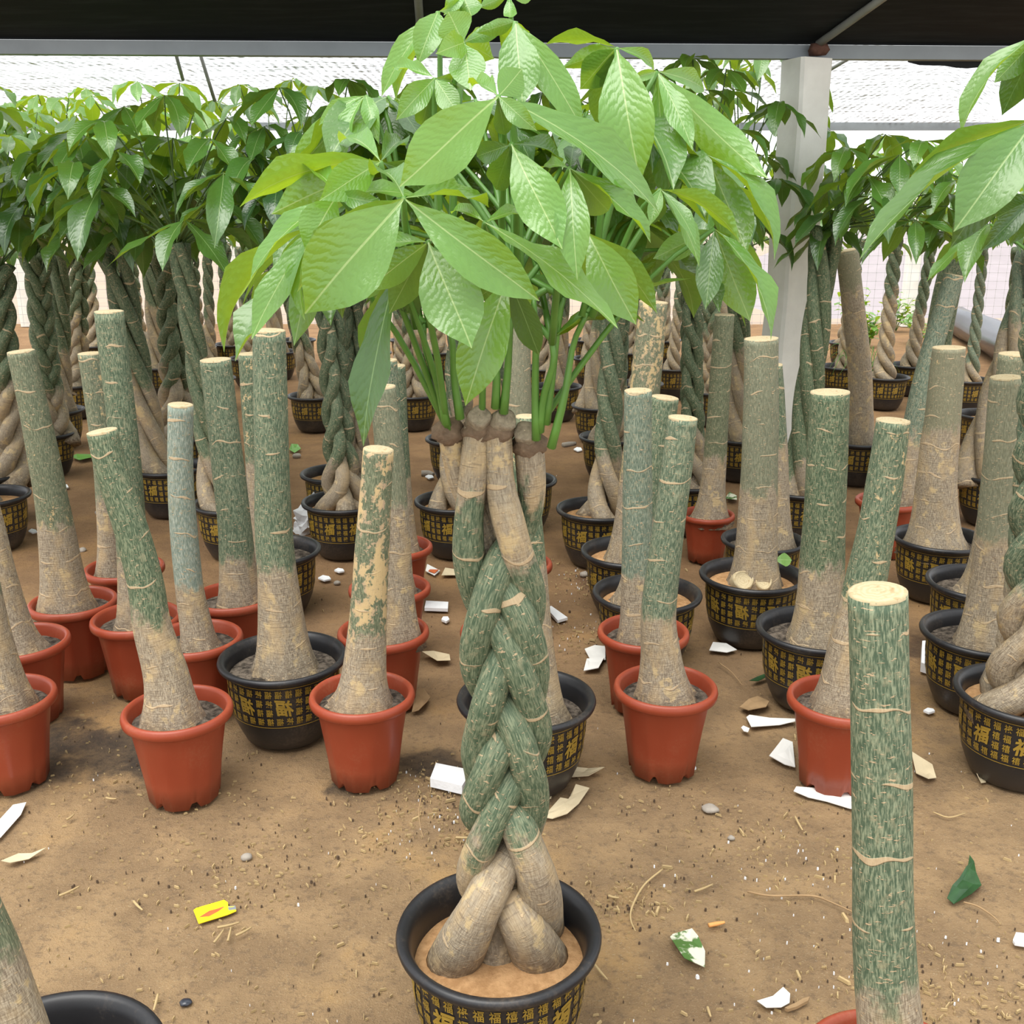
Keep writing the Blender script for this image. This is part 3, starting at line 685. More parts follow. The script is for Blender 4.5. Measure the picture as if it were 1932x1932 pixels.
braided('slim twisted tree leaning right, behind the slanting stumps', (1719, 687), (1762, 440), 'rope', .45, 0, .12, 1.3, (.30, .30, 12, .20, .35), base=(1717, 690))
braided('slender green twisted tree in black pot near the black film roll', (1823, 714), (1857, 460), 'rope', .15, 0, .3, 1.1, (.28, .26, 12, .22, .7), base=(1832, 714))
braided('dark braided tree cut by the right picture edge', (1862, 780), (1935, 470), 'plait', .1, -.1, -.2, 1.1, (.30, .26, 10, .20, .85), base=(1885, 780))
braided('tree with wide grey foot behind the grey-green tapering stump', (1880, 893), (1960, 480), 'loose', .7, 0, .2, 1.2, None, base=(1838, 893))
FARTREES = [(178, 650, 'between the slim pale and the tallest green stump'),
            (110, 690, 'right of the dark rough trunk'),
            (20, 708, 'left of the dark rough trunk'),
            (232, 672, 'just right of the tallest left stump top'),
            (262, 640, 'beyond the knotty brown-topped tree'),
            (300, 690, 'behind the bundle-stemmed dark tree'),
            (370, 655, 'above the slim blue-grey stump'),
            (398, 712, 'behind the green stump left of the thick one'),
            (440, 648, "beneath the tall tree's outermost left leaf tips"),
            (522, 662, "directly behind the thick stump's sawn top"),
            (472, 674, "left of the thick stump's sawn top"),
            (560, 640, "right of the thick stump's sawn top"),
            (700, 664, 'right of the neatly plaited tree, near the hanging dark leaf'),
            (770, 640, 'beside the low weed behind the tall tree'),
            (780, 742, 'right of the long hanging dark leaf'),
            (757, 692, 'behind the long hanging dark leaf tip'),
            (822, 662, 'seen between leaf stalks on the left'),
            (940, 650, 'directly behind the head of the tall braid'),
            (1030, 692, 'seen between leaf stalks on the right'),
            (1042, 650, 'farther back between leaf stalks on the right'),
            (1120, 674, 'left of the twisted green tree'),
            (1116, 640, 'rearmost, left of the twisted green tree'),
            (1190, 662, 'behind the pale teal stump'),
            (1268, 692, 'left of the tightly plaited dark tree'),
            (1385, 682, 'right of the slim dark green stump top'),
            (1368, 648, 'just above the slim dark green stump top'),
            (1340, 735, 'left of the slim dark green stump'),
            (1205, 722, 'directly above the pale teal stump top'),
            (1250, 640, 'right of the tall peeling tan stump'),
            (1462, 650, 'at the left side of the pillar'),
            (1480, 700, 'hidden partly by the pillar'),
            (1590, 690, 'between pillar and brown stump'),
            (1600, 645, 'rearmost between pillar and brown stump'),
            (-30, 735, 'cut by the left picture edge')]
for i, (x, y, where) in enumerate(FARTREES):
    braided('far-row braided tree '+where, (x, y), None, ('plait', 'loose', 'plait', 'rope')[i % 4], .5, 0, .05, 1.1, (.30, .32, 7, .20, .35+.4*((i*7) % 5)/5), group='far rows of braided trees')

# ------------------------------------------------------------------ the tall braided tree in front
loc = gp(941, 1752, .225); MAIN = empty('braided_money_tree', (loc.x, loc.y, 0))
tag(MAIN, 'tall money tree with thick five-stem braid and bright leafy crown, front centre', 'tree')
ML = MAIN.location
sz = .165
pp = obj('pot', BLACK, MAIN, Matrix.Rotation(.32, 4, 'Z')); obj('gold_lettering', LETTER[0], pp); pp['label'] = 'large black pot printed with gold characters'
obj('soil', SOIL[('black', 'clay')], MAIN, Matrix.Translation((0, 0, sz)))
def bz(zx, zy, dy=0.0):                    # stem stations traced along the braid; dy: in front (-) or behind (+)
    return at(660+zx/1.6413, 755+zy/1.6413, ML.y+dy)
def foot(zx, zy): return gp(660+zx/1.6413, 755+zy/1.6413, sz-.008)
F_, B_ = -.029, .029
STEMS = [
 [foot(318, 1745), bz(400, 1580, F_*1.6), bz(468, 1450, F_*.6), bz(535, 1350, B_*.8), bz(568, 1250, 0), bz(540, 1110, F_), bz(487, 970, F_*.6), bz(425, 900, B_*.8), bz(388, 810, 0), bz(415, 660, F_), bz(470, 500, F_*.5), bz(530, 400, B_*.8), bz(562, 300, B_*.4), bz(555, 130, 0)],
 [foot(592, 1735), bz(525, 1610, F_*1.0), bz(470, 1535, B_*.2), bz(400, 1520, B_*.9), bz(378, 1460, 0), bz(430, 1330, F_), bz(497, 1190, F_*.6), bz(550, 1110, B_*.8), bz(576, 1010, 0), bz(528, 850, F_), bz(462, 690, F_*.6), bz(405, 620, B_*.8), bz(372, 520, 0), bz(368, 380, F_*.4), bz(385, 220, F_*.5), bz(398, 85, F_*.3)],
 [foot(585, 1640), bz(583, 1500, F_*.5), bz(545, 1380, F_), bz(490, 1270, F_*.3), bz(425, 1300, B_*.9), bz(388, 1265, 0), bz(430, 1150, F_), bz(482, 1040, F_*.5), bz(540, 960, B_*.8), bz(572, 840, 0), bz(535, 690, F_), bz(480, 570, F_*.4), bz(430, 500, B_*1.0), bz(440, 350, B_*1.2), bz(430, 120, B_*.8)],
 [foot(447, 1725), bz(450, 1560, B_*1.0), bz(440, 1350, B_*1.6), bz(410, 1180, B_*.8), bz(395, 1070, 0), bz(430, 930, F_), bz(478, 790, F_*.5), bz(530, 720, B_*.8), bz(560, 620, 0), bz(512, 450, F_), bz(468, 270, F_*.6), bz(456, 90, F_*.4)],
 [foot(400, 1600), bz(420, 1450, B_*1.8), bz(480, 1200, B_*2.0), bz(470, 900, B_*2.0), bz(460, 620, B_*1.6), bz(410, 420, B_*.8), bz(335, 220, B_*.3), bz(308, 90, 0)],
]
tops = []
for k in range(5):
    P = [p-ML for p in STEMS[k]]
    R_ = [.0450, .0335, .0285, .0268, .0258, .0252, .0250, .0248, .0246, .0243, .0237, .0225, .0210, .0205] if k < 4 else [.030, .027, .026, .025, .022, .018, .017]
    ztop = P[-1].z
    def rf(a, t, k=k): return 1+.03*math.sin(2*a+t*20+k)+.025*math.sin(t*60+k*2)
    s = obj('trunk_strand', tube(P, R_, 20, M['bark'], 'trunk_strand', 120, True, rf), MAIN)
    bark_props(s, (.30, .31, .26, .30, .40)[k], (.02, .05, -.02, .04, .06)[k], .10); s['streaky'] = .55; s['cap'] = (.93, .89, .80, .80, .75)[k]
    tops.append(P[-1]+ML)
    d = (P[-1]-P[-2]).normalized(); q = V((0, 0, 1)).rotation_difference(d)
    v_, f_ = [], []; n_, m_ = 16, 9                 # knobbly pruned head of each stem
    for i in range(m_+1):
        e = -1.2+2.7*i/m_
        for j in range(n_):
            a = 2*math.pi*j/n_; w = V((math.cos(e)*math.cos(a), math.cos(e)*math.sin(a), math.sin(e)*.8)); v_.append(w*.0245*(1+.35*mnoise.noise(w*2.3+V((k*3, 0, 0)))))
    for i in range(m_):
        for j in range(n_): f_.append((i*n_+j, i*n_+(j+1) % n_, (i+1)*n_+(j+1) % n_, (i+1)*n_+j))
    f_.append(tuple(range(m_*n_, m_*n_+n_)))
    obj('pruned_head', mk('pruned_head', v_, f_, M['stubwood']), s, Matrix.Translation(P[-1]+V((0, 0, -.004))))
    if k in (0, 1, 3):
        dd = V(((-.25, .1, 0, .6, 0)[k], -.75, .65)).normalized(); q2 = V((0, 0, 1)).rotation_difference(dd)
        obj('pruned_stub', lathe([(.0175, -.018), (.0165, -.002), (.0155, .005), (.0125, .0045), (.006, .0055), (.0005, .005)], 18, M['stubcut'], 'pruned_stub', rf=lambda a, i: 1+.07*math.sin(4*a+k)), s, Matrix.Translation(P[-1]+dd*.022+V((0, 0, .004))) @ q2.to_matrix().to_4x4())
MR = random.Random(21)
def hubleaf(root, tops, hx, hy, Y, leaves, tone=.12, rs=.0042):
    hub = at(hx, hy, Y); s = min(tops, key=lambda p: (V((p.x, 0, 0))-V((hub.x, 0, 0))).length+MR.uniform(0, .05))
    st = stalk(root, s+V((MR.uniform(-.012, .012), MR.uniform(-.012, .012), -.005)), hub, rs, M['stem'], MR, .7)
    for lf in leaves:
        tx, ty, dy, w = lf[:4]; fl = lf[4] if len(lf) > 4 else ''
        tip = at(tx, ty, Y+dy); ax = (tip-hub); L = ax.length; ax.normalize()
        midp = hub.lerp(tip, .5); wa = w*depth(midp)/FPX; W = max(wa, L*.27)
        tc = (V((0, 0, CAM_H))-midp).normalized(); tc = (tc-ax*tc.dot(ax)).normalized()
        roll = math.acos(max(-1, min(1, wa/W)))
        best = None
        for sg in (-1, 1):
            n = Quaternion(ax, sg*roll) @ tc
            if best is None or n.z > best.z: best = n
        if 'u' in fl: best = -best if roll < .3 else (Quaternion(ax, roll) @ -tc if (Quaternion(ax, roll) @ -tc).z > (Quaternion(ax, -roll) @ -tc).z else Quaternion(ax, -roll) @ -tc)
        var = MR.choice((0, 1, 2, 4)) if w > 45 else MR.choice((0, 1, 3, 6))
        if 'c' in fl: var = 5
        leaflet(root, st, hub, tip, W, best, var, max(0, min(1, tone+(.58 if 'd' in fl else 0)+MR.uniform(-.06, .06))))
HUBS = [
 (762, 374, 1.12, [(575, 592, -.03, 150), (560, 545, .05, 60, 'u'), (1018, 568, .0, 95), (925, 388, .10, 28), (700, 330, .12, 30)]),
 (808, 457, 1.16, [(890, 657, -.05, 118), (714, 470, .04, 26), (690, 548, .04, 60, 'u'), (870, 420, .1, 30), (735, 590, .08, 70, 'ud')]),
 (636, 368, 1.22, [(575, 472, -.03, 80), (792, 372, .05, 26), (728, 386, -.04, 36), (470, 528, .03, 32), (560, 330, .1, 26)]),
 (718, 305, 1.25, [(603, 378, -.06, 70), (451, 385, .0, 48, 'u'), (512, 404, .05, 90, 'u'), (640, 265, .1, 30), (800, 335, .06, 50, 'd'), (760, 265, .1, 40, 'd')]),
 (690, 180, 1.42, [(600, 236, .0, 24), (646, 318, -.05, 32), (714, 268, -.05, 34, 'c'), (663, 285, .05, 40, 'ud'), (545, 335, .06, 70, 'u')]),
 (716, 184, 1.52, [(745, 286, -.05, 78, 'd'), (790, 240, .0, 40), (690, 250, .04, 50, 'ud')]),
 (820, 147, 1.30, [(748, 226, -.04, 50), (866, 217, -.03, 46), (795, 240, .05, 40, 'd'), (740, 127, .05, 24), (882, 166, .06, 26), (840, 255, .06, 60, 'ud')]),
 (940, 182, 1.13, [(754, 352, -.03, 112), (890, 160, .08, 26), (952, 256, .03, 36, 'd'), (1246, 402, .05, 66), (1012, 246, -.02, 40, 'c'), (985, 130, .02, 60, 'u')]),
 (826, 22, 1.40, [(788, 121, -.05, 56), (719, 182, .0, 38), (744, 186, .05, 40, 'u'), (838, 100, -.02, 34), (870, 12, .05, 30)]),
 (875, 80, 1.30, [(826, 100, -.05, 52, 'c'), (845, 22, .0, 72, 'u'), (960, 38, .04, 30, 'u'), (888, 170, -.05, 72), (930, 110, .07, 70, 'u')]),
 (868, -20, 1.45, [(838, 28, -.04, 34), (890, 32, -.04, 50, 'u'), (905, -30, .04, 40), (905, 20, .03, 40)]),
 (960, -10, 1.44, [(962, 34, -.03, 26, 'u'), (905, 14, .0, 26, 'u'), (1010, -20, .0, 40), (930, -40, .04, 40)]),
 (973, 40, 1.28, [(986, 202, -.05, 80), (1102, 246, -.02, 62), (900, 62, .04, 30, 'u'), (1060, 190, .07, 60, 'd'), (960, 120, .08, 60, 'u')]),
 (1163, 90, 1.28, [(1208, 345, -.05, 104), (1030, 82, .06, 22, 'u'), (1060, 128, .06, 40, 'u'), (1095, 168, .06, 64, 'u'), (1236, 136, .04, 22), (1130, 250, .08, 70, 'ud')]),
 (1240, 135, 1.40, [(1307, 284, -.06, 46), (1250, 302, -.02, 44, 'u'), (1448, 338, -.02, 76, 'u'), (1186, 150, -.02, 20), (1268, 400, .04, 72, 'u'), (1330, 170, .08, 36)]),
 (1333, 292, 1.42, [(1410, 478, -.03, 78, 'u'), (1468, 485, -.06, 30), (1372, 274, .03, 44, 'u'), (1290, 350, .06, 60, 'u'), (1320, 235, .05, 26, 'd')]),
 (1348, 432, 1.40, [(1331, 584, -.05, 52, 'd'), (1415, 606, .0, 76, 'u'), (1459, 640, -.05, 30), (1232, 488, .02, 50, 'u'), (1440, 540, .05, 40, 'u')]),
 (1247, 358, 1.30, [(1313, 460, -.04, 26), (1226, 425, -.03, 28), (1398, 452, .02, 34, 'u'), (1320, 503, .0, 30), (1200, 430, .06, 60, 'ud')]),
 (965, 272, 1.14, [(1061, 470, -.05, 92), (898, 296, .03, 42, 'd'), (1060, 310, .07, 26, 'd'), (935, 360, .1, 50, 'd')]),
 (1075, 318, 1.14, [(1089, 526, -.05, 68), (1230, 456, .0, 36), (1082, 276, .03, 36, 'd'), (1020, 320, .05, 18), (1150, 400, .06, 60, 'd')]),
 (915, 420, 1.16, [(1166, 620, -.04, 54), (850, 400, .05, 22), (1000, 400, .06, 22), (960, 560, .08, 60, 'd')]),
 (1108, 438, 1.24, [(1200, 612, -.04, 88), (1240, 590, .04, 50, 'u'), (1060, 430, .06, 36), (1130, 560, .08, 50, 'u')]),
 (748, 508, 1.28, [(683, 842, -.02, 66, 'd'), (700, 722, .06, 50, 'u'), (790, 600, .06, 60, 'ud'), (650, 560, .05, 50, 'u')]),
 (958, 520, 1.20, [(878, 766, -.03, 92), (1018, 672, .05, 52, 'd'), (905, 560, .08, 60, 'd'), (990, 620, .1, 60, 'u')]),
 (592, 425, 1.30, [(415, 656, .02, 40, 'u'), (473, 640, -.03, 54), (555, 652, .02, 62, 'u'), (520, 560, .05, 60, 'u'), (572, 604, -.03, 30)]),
]
nodes = []
for (sx, sy, ex, ey) in ((842, 800, 800, 610), (868, 790, 838, 590), (1012, 830, 1006, 560), (1030, 800, 1062, 560), (1040, 845, 1108, 590), (1018, 815, 1040, 640), (950, 780, 972, 560), (935, 770, 940, 600)):
    a = at(sx, sy, ML.y-.03); b = at(ex, ey, ML.y-.06)
    nodes.append(b); st = stalk(MAIN, a, b, .0052, M['stem'], MR, .15)
    for j in range(2):
        dd = V((MR.uniform(-1, 1), MR.uniform(-.2, .9), MR.uniform(-.1, .7))).normalized(); leaflet(MAIN, st, b, b+dd*.14, .042, V((0, 0, 1))+dd*.3, MR.randrange(5), .25)
for i, h in enumerate(HUBS): hubleaf(MAIN, nodes if h[1] < 330 or i % 2 else tops, *h)
for k in range(24):                       # leaves at the back and inside of the crown
    a = k*2.39996; el = MR.uniform(-.35, .95)
    d = V((math.cos(a)*math.cos(el), abs(math.sin(a))*math.cos(el)*.9+.05, math.sin(el)))
    hub = V((at(945, 330, ML.y).x, ML.y+.02, at(945, 330, ML.y).z-.02))+V((d.x*.235, d.y*.24, d.z*.20-.03))
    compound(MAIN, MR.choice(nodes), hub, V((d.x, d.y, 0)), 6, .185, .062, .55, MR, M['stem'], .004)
# ------------------------------------------------------------------ braided tree at the right edge
loc = gp(1938, 1303, .225); RT = empty('braided_money_tree', (loc.x, loc.y, 0)); RL = RT.location
tag(RT, 'braided tree in black pot with clay at the right edge, pale broad leaves overhead', 'tree')
szr = pot(RT, 'black', 'clay', 1.0, False); b = V((at(1935, 1300, RL.y).x, RL.y, szr-.015)); T = at(1985, 560, RL.y)
q = V((0, 0, 1)).rotation_difference(T-b)
for me in UNIT['plait']:
    s = obj('trunk_strand', me, RT, Matrix.Translation(b-RL) @ q.to_matrix().to_4x4() @ Matrix.Rotation(1.0, 4, 'Z') @ Matrix.Diagonal((1.15, 1.15, (T-b).length, 1))); bark_props(s, .35, .03, .15)
for h in [(1955, 225, 2.0, [(1620, 487, .0, 40), (1717, 331, .05, 34, 'u'), (1800, 436, -.06, 112), (1793, 468, .05, 76, 'd'), (2080, 380, .0, 80), (2010, 420, -.03, 80)]),
          (1965, 62, 2.1, [(1808, 253, .0, 32), (1876, 156, .05, 50, 'u'), (1890, 218, .08, 60, 'ud'), (2090, 200, 0, 70), (2000, 250, -.04, 70)]),
          (1955, 372, 2.2, [(1850, 474, .0, 40, 'd'), (1880, 410, .05, 60, 'd'), (1905, 462, .03, 34, 'd'), (2050, 480, 0, 70)])]:
    hubleaf(RT, [T], *h, tone=.30)
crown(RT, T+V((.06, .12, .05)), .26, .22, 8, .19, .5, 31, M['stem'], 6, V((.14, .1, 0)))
# ------------------------------------------------------------------ things lying on the ground
DR = random.Random(9)
def sheet(name, label, cat, pts, mat, th=.0015, lift=.006, base=.001, group=None, z0=0.0, parent=None):
    """a torn flat piece: outline on the ground, crumpled, with thickness"""
    W = [gp(x, y, z0) for x, y in pts]; c = sum(W, V())/len(W); n = len(W)
    ph = DR.uniform(0, 6)
    R = [c] + [c.lerp(p, .5) for p in W] + W
    def hz(p, e): return z0 + base + lift*(.5+.5*math.sin(p.x*55+ph)*math.cos(p.y*47+ph*2))*(1 if e else .7)
    top = [V((p.x-c.x, p.y-c.y, hz(p, i > n)+th)) for i, p in enumerate(R)]; bot = [V((p.x, p.y, p.z-th)) for p in top]
    m = 2*n+1; f = []
    for i in range(n):
        j = (i+1) % n
        f += [(0, 1+i, 1+j), (1+i, 1+n+i, 1+n+j, 1+j), (m, m+1+j, m+1+i), (m+1+i, m+1+j, m+1+n+j, m+1+n+i), (1+n+i, m+1+n+i, m+1+n+j, 1+n+j)]
    me = mk(name, top+bot, f, mat, False)
    import bmesh
    bm = bmesh.new(); bm.from_mesh(me); bmesh.ops.recalc_face_normals(bm, faces=bm.faces); bm.to_mesh(me); bm.free()
    o = obj(name, me, parent); o.location = (c.x, c.y, 0)
    if label: tag(o, label, cat, group)
    return o
sheet('foam_block', 'white foam block beside the tall braided trunk', 'foam block', [(812, 1486), (823, 1456), (891, 1470), (872, 1500)], M['foam'], .024, .001, z0=.0)
sheet('foam_piece', 'flat white foam rectangle right of the ochre stump column', 'foam piece', [(801, 1153), (804, 1140), (846, 1142), (845, 1155)], M['foam'], .012, .001)
sheet('foam_piece', 'small rounded white foam crumb below the flat foam rectangle', 'foam piece', [(833, 1173), (836, 1168), (845, 1168), (848, 1173), (842, 1177)], M['foam'], .008, .001)
sheet('foam_piece', 'white foam sliver lying between braided trunk and red pot', 'foam piece', [(1031, 1153), (1040, 1149), (1071, 1171), (1052, 1177)], M['foam'], .010, .002)
sheet('paper_scrap', 'white paper scrap left of the pale teal stump, upper of two', 'paper', [(1103, 1227), (1122, 1221), (1142, 1221), (1142, 1247), (1112, 1245)], M['paper'])
sheet('paper_scrap', 'white paper scrap left of the pale teal stump, lower of two', 'paper', [(1107, 1247), (1140, 1245), (1129, 1268), (1101, 1268)], M['paper'], .002, .012)
sheet('paper_scrap', 'curled white husk lying before the knotted black pot', 'paper', [(1338, 1231), (1345, 1217), (1370, 1222), (1390, 1230), (1371, 1235)], M['paper'], .002, .016)
sheet('paper_scrap', 'brownish crumpled paper before the clean dark green stump', 'paper', [(1395, 1337), (1412, 1325), (1429, 1315), (1451, 1330), (1445, 1341), (1411, 1350)], M['drybrown'], .002, .016)
sheet('paper_scrap', 'torn white paper below the brownish crumpled paper', 'paper', [(1408, 1355), (1414, 1350), (1452, 1358), (1500, 1359), (1500, 1365), (1471, 1370), (1440, 1373), (1417, 1376)], M['paper'])
sheet('paper_scrap', 'tiny white scrap left of the torn white paper', 'paper', [(1398, 1376), (1402, 1373), (1414, 1379), (1411, 1385), (1403, 1383)], M['paper'])
sheet('paper_scrap', 'white paper leaning against the red pot of the leaning scabby stump', 'paper', [(1451, 1432), (1477, 1395), (1495, 1406), (1500, 1450), (1480, 1446)], M['paper'], .002, .014)
sheet('paper_scrap', 'long white paper strip under the red pot left of the large near stump', 'paper', [(1497, 1497), (1502, 1487), (1540, 1491), (1600, 1498), (1640, 1506), (1632, 1536), (1600, 1527), (1560, 1515), (1525, 1507)], M['paper'], .002, .006)
sheet('dry_leaf', 'pale dry leaf at the foot of the black pot behind the braid', 'leaf', [(1052, 1468), (1075, 1455), (1110, 1453), (1140, 1460), (1110, 1470), (1070, 1473)], M['cream'], .0015, .018)
sheet('dry_husk', 'cream zigzag husk strip right of the tall braided trunk', 'husk', [(1019, 1547), (1034, 1535), (1057, 1513), (1076, 1511), (1086, 1490), (1112, 1491), (1092, 1518), (1070, 1543), (1042, 1546)], M['cream'], .0015, .014)
sheet('dry_husk', 'small cream husk above the zigzag husk strip', 'husk', [(1027, 1513), (1030, 1492), (1043, 1485), (1040, 1511)], M['cream'], .0015, .010)
sheet('dry_husk', 'tan folded husk right of the second ochre column pot', 'husk', [(796, 1240), (818, 1235), (848, 1240), (850, 1253), (825, 1257)], M['cream'], .0015, .022)
sheet('dry_leaf', 'crumpled brown leaf at the right foot of the ochre stump pot', 'leaf', [(777, 1345), (785, 1318), (800, 1308), (812, 1320), (806, 1335), (790, 1348)], M['drybrown'], .0015, .03)
sheet('paper_scrap', 'white paper strip on the soil at the left edge', 'paper', [(-14, 1592), (0, 1548), (25, 1521), (50, 1516), (40, 1540), (2, 1582)], M['paper'], .0015, .003)
sheet('dry_leaf', 'pointed tan leaf on the soil near the left edge', 'leaf', [(3, 1632), (35, 1615), (60, 1612), (88, 1606), (55, 1623), (20, 1634)], M['cream'], .0012, .014)
sheet('dry_leaf', 'bleached spotted leaf right of the large near stump', 'leaf', [(1718, 1424), (1735, 1432), (1758, 1450), (1766, 1472), (1750, 1478), (1728, 1462)], M['cream'], .0012, .012)
sheet('dry_leaf', 'narrow curled dry leaf at the foot of the right edge pot', 'leaf', [(1825, 1437), (1838, 1440), (1860, 1478), (1850, 1484)], M['cream'], .0012, .02)
sheet('paper_scrap', 'white crumpled paper in front, left of the near red rim', 'paper', [(1428, 1894), (1458, 1882), (1477, 1869), (1490, 1883), (1489, 1898), (1473, 1908), (1445, 1909)], M['paper'], .0015, .010)
sheet('bark_scrap', 'brown bark scrap touching the white crumpled paper in front', 'bark', [(1480, 1908), (1500, 1898), (1515, 1890), (1527, 1888), (1524, 1895), (1503, 1905), (1486, 1911)], M['drybrown'], .006, .004)
sheet('paper_scrap', 'white scrap cut by the right edge low down', 'paper', [(1910, 1780), (1916, 1766), (1940, 1768), (1940, 1790), (1914, 1786)], M['foam'], .006, .002)
sheet('foam_block', 'rough white foam block beside the grey-green tapering stump pot', 'foam block', [(1736, 1268), (1738, 1226), (1758, 1224), (1758, 1275)], M['foam'], .03, .001)
sheet('paper_scrap', 'cream paper piece between two pots behind the tall tree', 'paper', [(833, 1088), (840, 1073), (872, 1078), (872, 1088)], M['cream'], .001, .006)
pk = sheet('snack_packet', 'white and red packet beside the rear ochre column pot', 'packet', [(803, 1080), (806, 1066), (830, 1078), (820, 1088)], M['paper'], .003, .004)
sheet('red_print', None, None, [(808, 1082), (811, 1079), (828, 1079), (820, 1086)], M['redprint'], .001, .001, base=.009, parent=pk)
pk.children[0].location = pk.children[0].location - pk.location
for (x, y, s, lb) in ((612, 1094, 9, 'white scrap left of the ochre stump column behind'), (640, 1079, 7, 'small white scrap near the neatly plaited tree pot'), (120, 920, 7, 'white scrap between far left pots'), (62, 1005, 6, 'white foam cube left of the tall leaning stump'), (1090, 850, 6, 'white foam crumb beside the wooden stub'), (810, 902, 6, 'white foam crumb behind the tall braided tree'), (1360, 1138, 7, 'white crumb left of the knotted black pot'), (1752, 1345, 8, 'pale crumb right of the large near stump'), (1305, 1452, 6, 'white crumb at the foot of the front red pot right of the braid'), (1300, 1158, 6, 'white crumb beside the black pot behind two red pots')):
    sheet('white_scrap', lb, 'scrap', [(x-s*1.3, y), (x-s*.3, y-s*.6), (x+s, y-s*.4), (x+s*1.4, y+s*.2), (x, y+s*.6)], M['foam'], .006, .004)
# yellow tag
tg = sheet('plant_tag', 'bright yellow plastic tag with faded red print on the soil', 'tag', [(365, 1719), (370, 1715), (423, 1700), (430, 1705), (431, 1713), (444, 1712), (446, 1721), (430, 1728), (375, 1745)], M['yellow'], .0015, .001)
pr = sheet('red_print', None, None, [(376, 1733), (395, 1721), (410, 1717), (427, 1711), (412, 1722), (395, 1731)], M['redprint'], .0003, .0004, base=.0027, parent=tg); pr.location = pr.location - tg.location
pr = sheet('torn_corner', None, None, [(430, 1712), (444, 1711), (446, 1718), (432, 1720)], M['steel'], .0003, .0004, base=.0027, parent=tg); pr.location = pr.location - tg.location
# green fallen leaves
def mat_spot():
    k = NT('spotted_leaf'); c = objcoord(k); n = k.noise(c, 26, 4, .6)
    k.set(k.mix(k.ramp(n, .47, .56), (.075, .16, .035), (.66, .66, .52)), .6, .3); return k.m
M['spot'] = mat_spot(); M['fallen'] = mat_plain('fallen_green_leaf', (.028, .085, .026), .45, .4, .3, 40)
M['freshleaf'] = mat_plain('fresh_fallen_leaf', (.14, .34, .06), .4, .5, .15, 30)
sheet('fallen_leaf', 'green leaf bleached with white blotches, front right of the near pot', 'leaf', [(1264, 1775), (1269, 1766), (1305, 1760), (1316, 1776), (1330, 1800), (1329, 1835), (1290, 1822), (1276, 1802)], M['spot'], .0012, .020)
sheet('fallen_leaf', 'dark green curled leaf right of the large near stump', 'leaf', [(1786, 1701), (1795, 1685), (1809, 1664), (1822, 1648), (1831, 1640), (1828, 1622), (1837, 1632), (1840, 1655), (1851, 1675), (1832, 1697), (1799, 1708)], M['fallen'], .0012, .022)
sheet('fallen_leaf', 'thin green leaf left of the clean dark green stump pot', 'leaf', [(1413, 1290), (1428, 1281), (1447, 1276), (1449, 1281), (1430, 1289)], M['fallen'], .0012, .010)
sheet('fallen_leaf', 'green leaf on the soil between far left pots', 'leaf', [(134, 866), (145, 858), (178, 858), (176, 868), (150, 872)], M['freshleaf'], .0015, .02)
sheet('fallen_leaf', 'pale green leaf right of the thick stump, far back', 'leaf', [(546, 852), (550, 839), (562, 842), (568, 851), (556, 856)], M['freshleaf'], .0015, .02)
sheet('fallen_leaf', 'half white green leaf before the slim dark stump pot', 'leaf', [(1368, 944), (1376, 932), (1390, 938), (1390, 948), (1380, 950)], M['spot'], .0015, .02)
p5 = gp(1419, 1081, .225)
lf = obj('fallen_leaf', LEAF[2]); lf['tone'] = .15; tag(lf, 'single green leaf standing in the knotted black pot before the pillar', 'leaf')
a_, b_ = at(1462, 1056, p5.y-.03), at(1494, 1057, p5.y-.02)
d_ = (b_-a_); L_ = d_.length; y_ = d_/L_; n_ = V((0, -.8, .6)); n_ = (n_-y_*n_.dot(y_)).normalized(); x_ = y_.cross(n_); W_l = .045
lf.matrix_world = Matrix(((x_.x*W_l, y_.x*L_, n_.x*L_, a_.x), (x_.y*W_l, y_.y*L_, n_.y*L_, a_.y), (x_.z*W_l, y_.z*L_, n_.z*L_, a_.z), (0, 0, 0, 1)))
# pebbles, twigs, stubs
def pebble(x, y, px, mat, label, fl=.7):
    p = gp(x, y); r = px*depth(p)/FPX/2
    v, f = [], []; n, m = 12, 7
    for i in range(m+1):
        e = -math.pi/2+math.pi*i/m
        for k in range(n):
            a = 2*math.pi*k/n; d = V((math.cos(e)*math.cos(a), math.cos(e)*math.sin(a)*.85, math.sin(e)*fl)); v.append(d*r*(1+.22*mnoise.noise(d*1.6+V((x, y, 0)))))
    for i in range(m):
        for k in range(n): f.append((i*n+k, i*n+(k+1) % n, (i+1)*n+(k+1) % n, (i+1)*n+k))
    o = obj('pebble', mk('pebble', v, f, mat)); o.location = (p.x, p.y, r*fl*.6-.005); tag(o, label, 'stone'); return o
pebble(465, 1617, 21, M['pebble'], 'round greyish pebble on the soil left of the near pot')
pebble(350, 1889, 24, M['film'], 'black oval stone low in front near the left pot', .4)
pebble(1340, 1526, 34, M['pebble'], 'flat grey stone below the front red pot right of the braid', .4)
pebble(156, 1038, 14, M['pebble'], 'pale pebble behind the left red pots')
pebble(185, 968, 12, M['pebble'], 'dull pebble among the far left pots')
pebble(636, 1100, 13, M['pebble'], 'rounded pebble left of the ochre stump column')
pebble(1102, 1085, 18, M['pebble'], 'pale stone left of the black pot behind the teal stumps')
pebble(560, 862, 16, M['pebble'], 'brown stone under the pale green leaf far back')
pebble(1380, 1580, 14, M['pebble'], 'small pale stone in the open soil right of the braid')
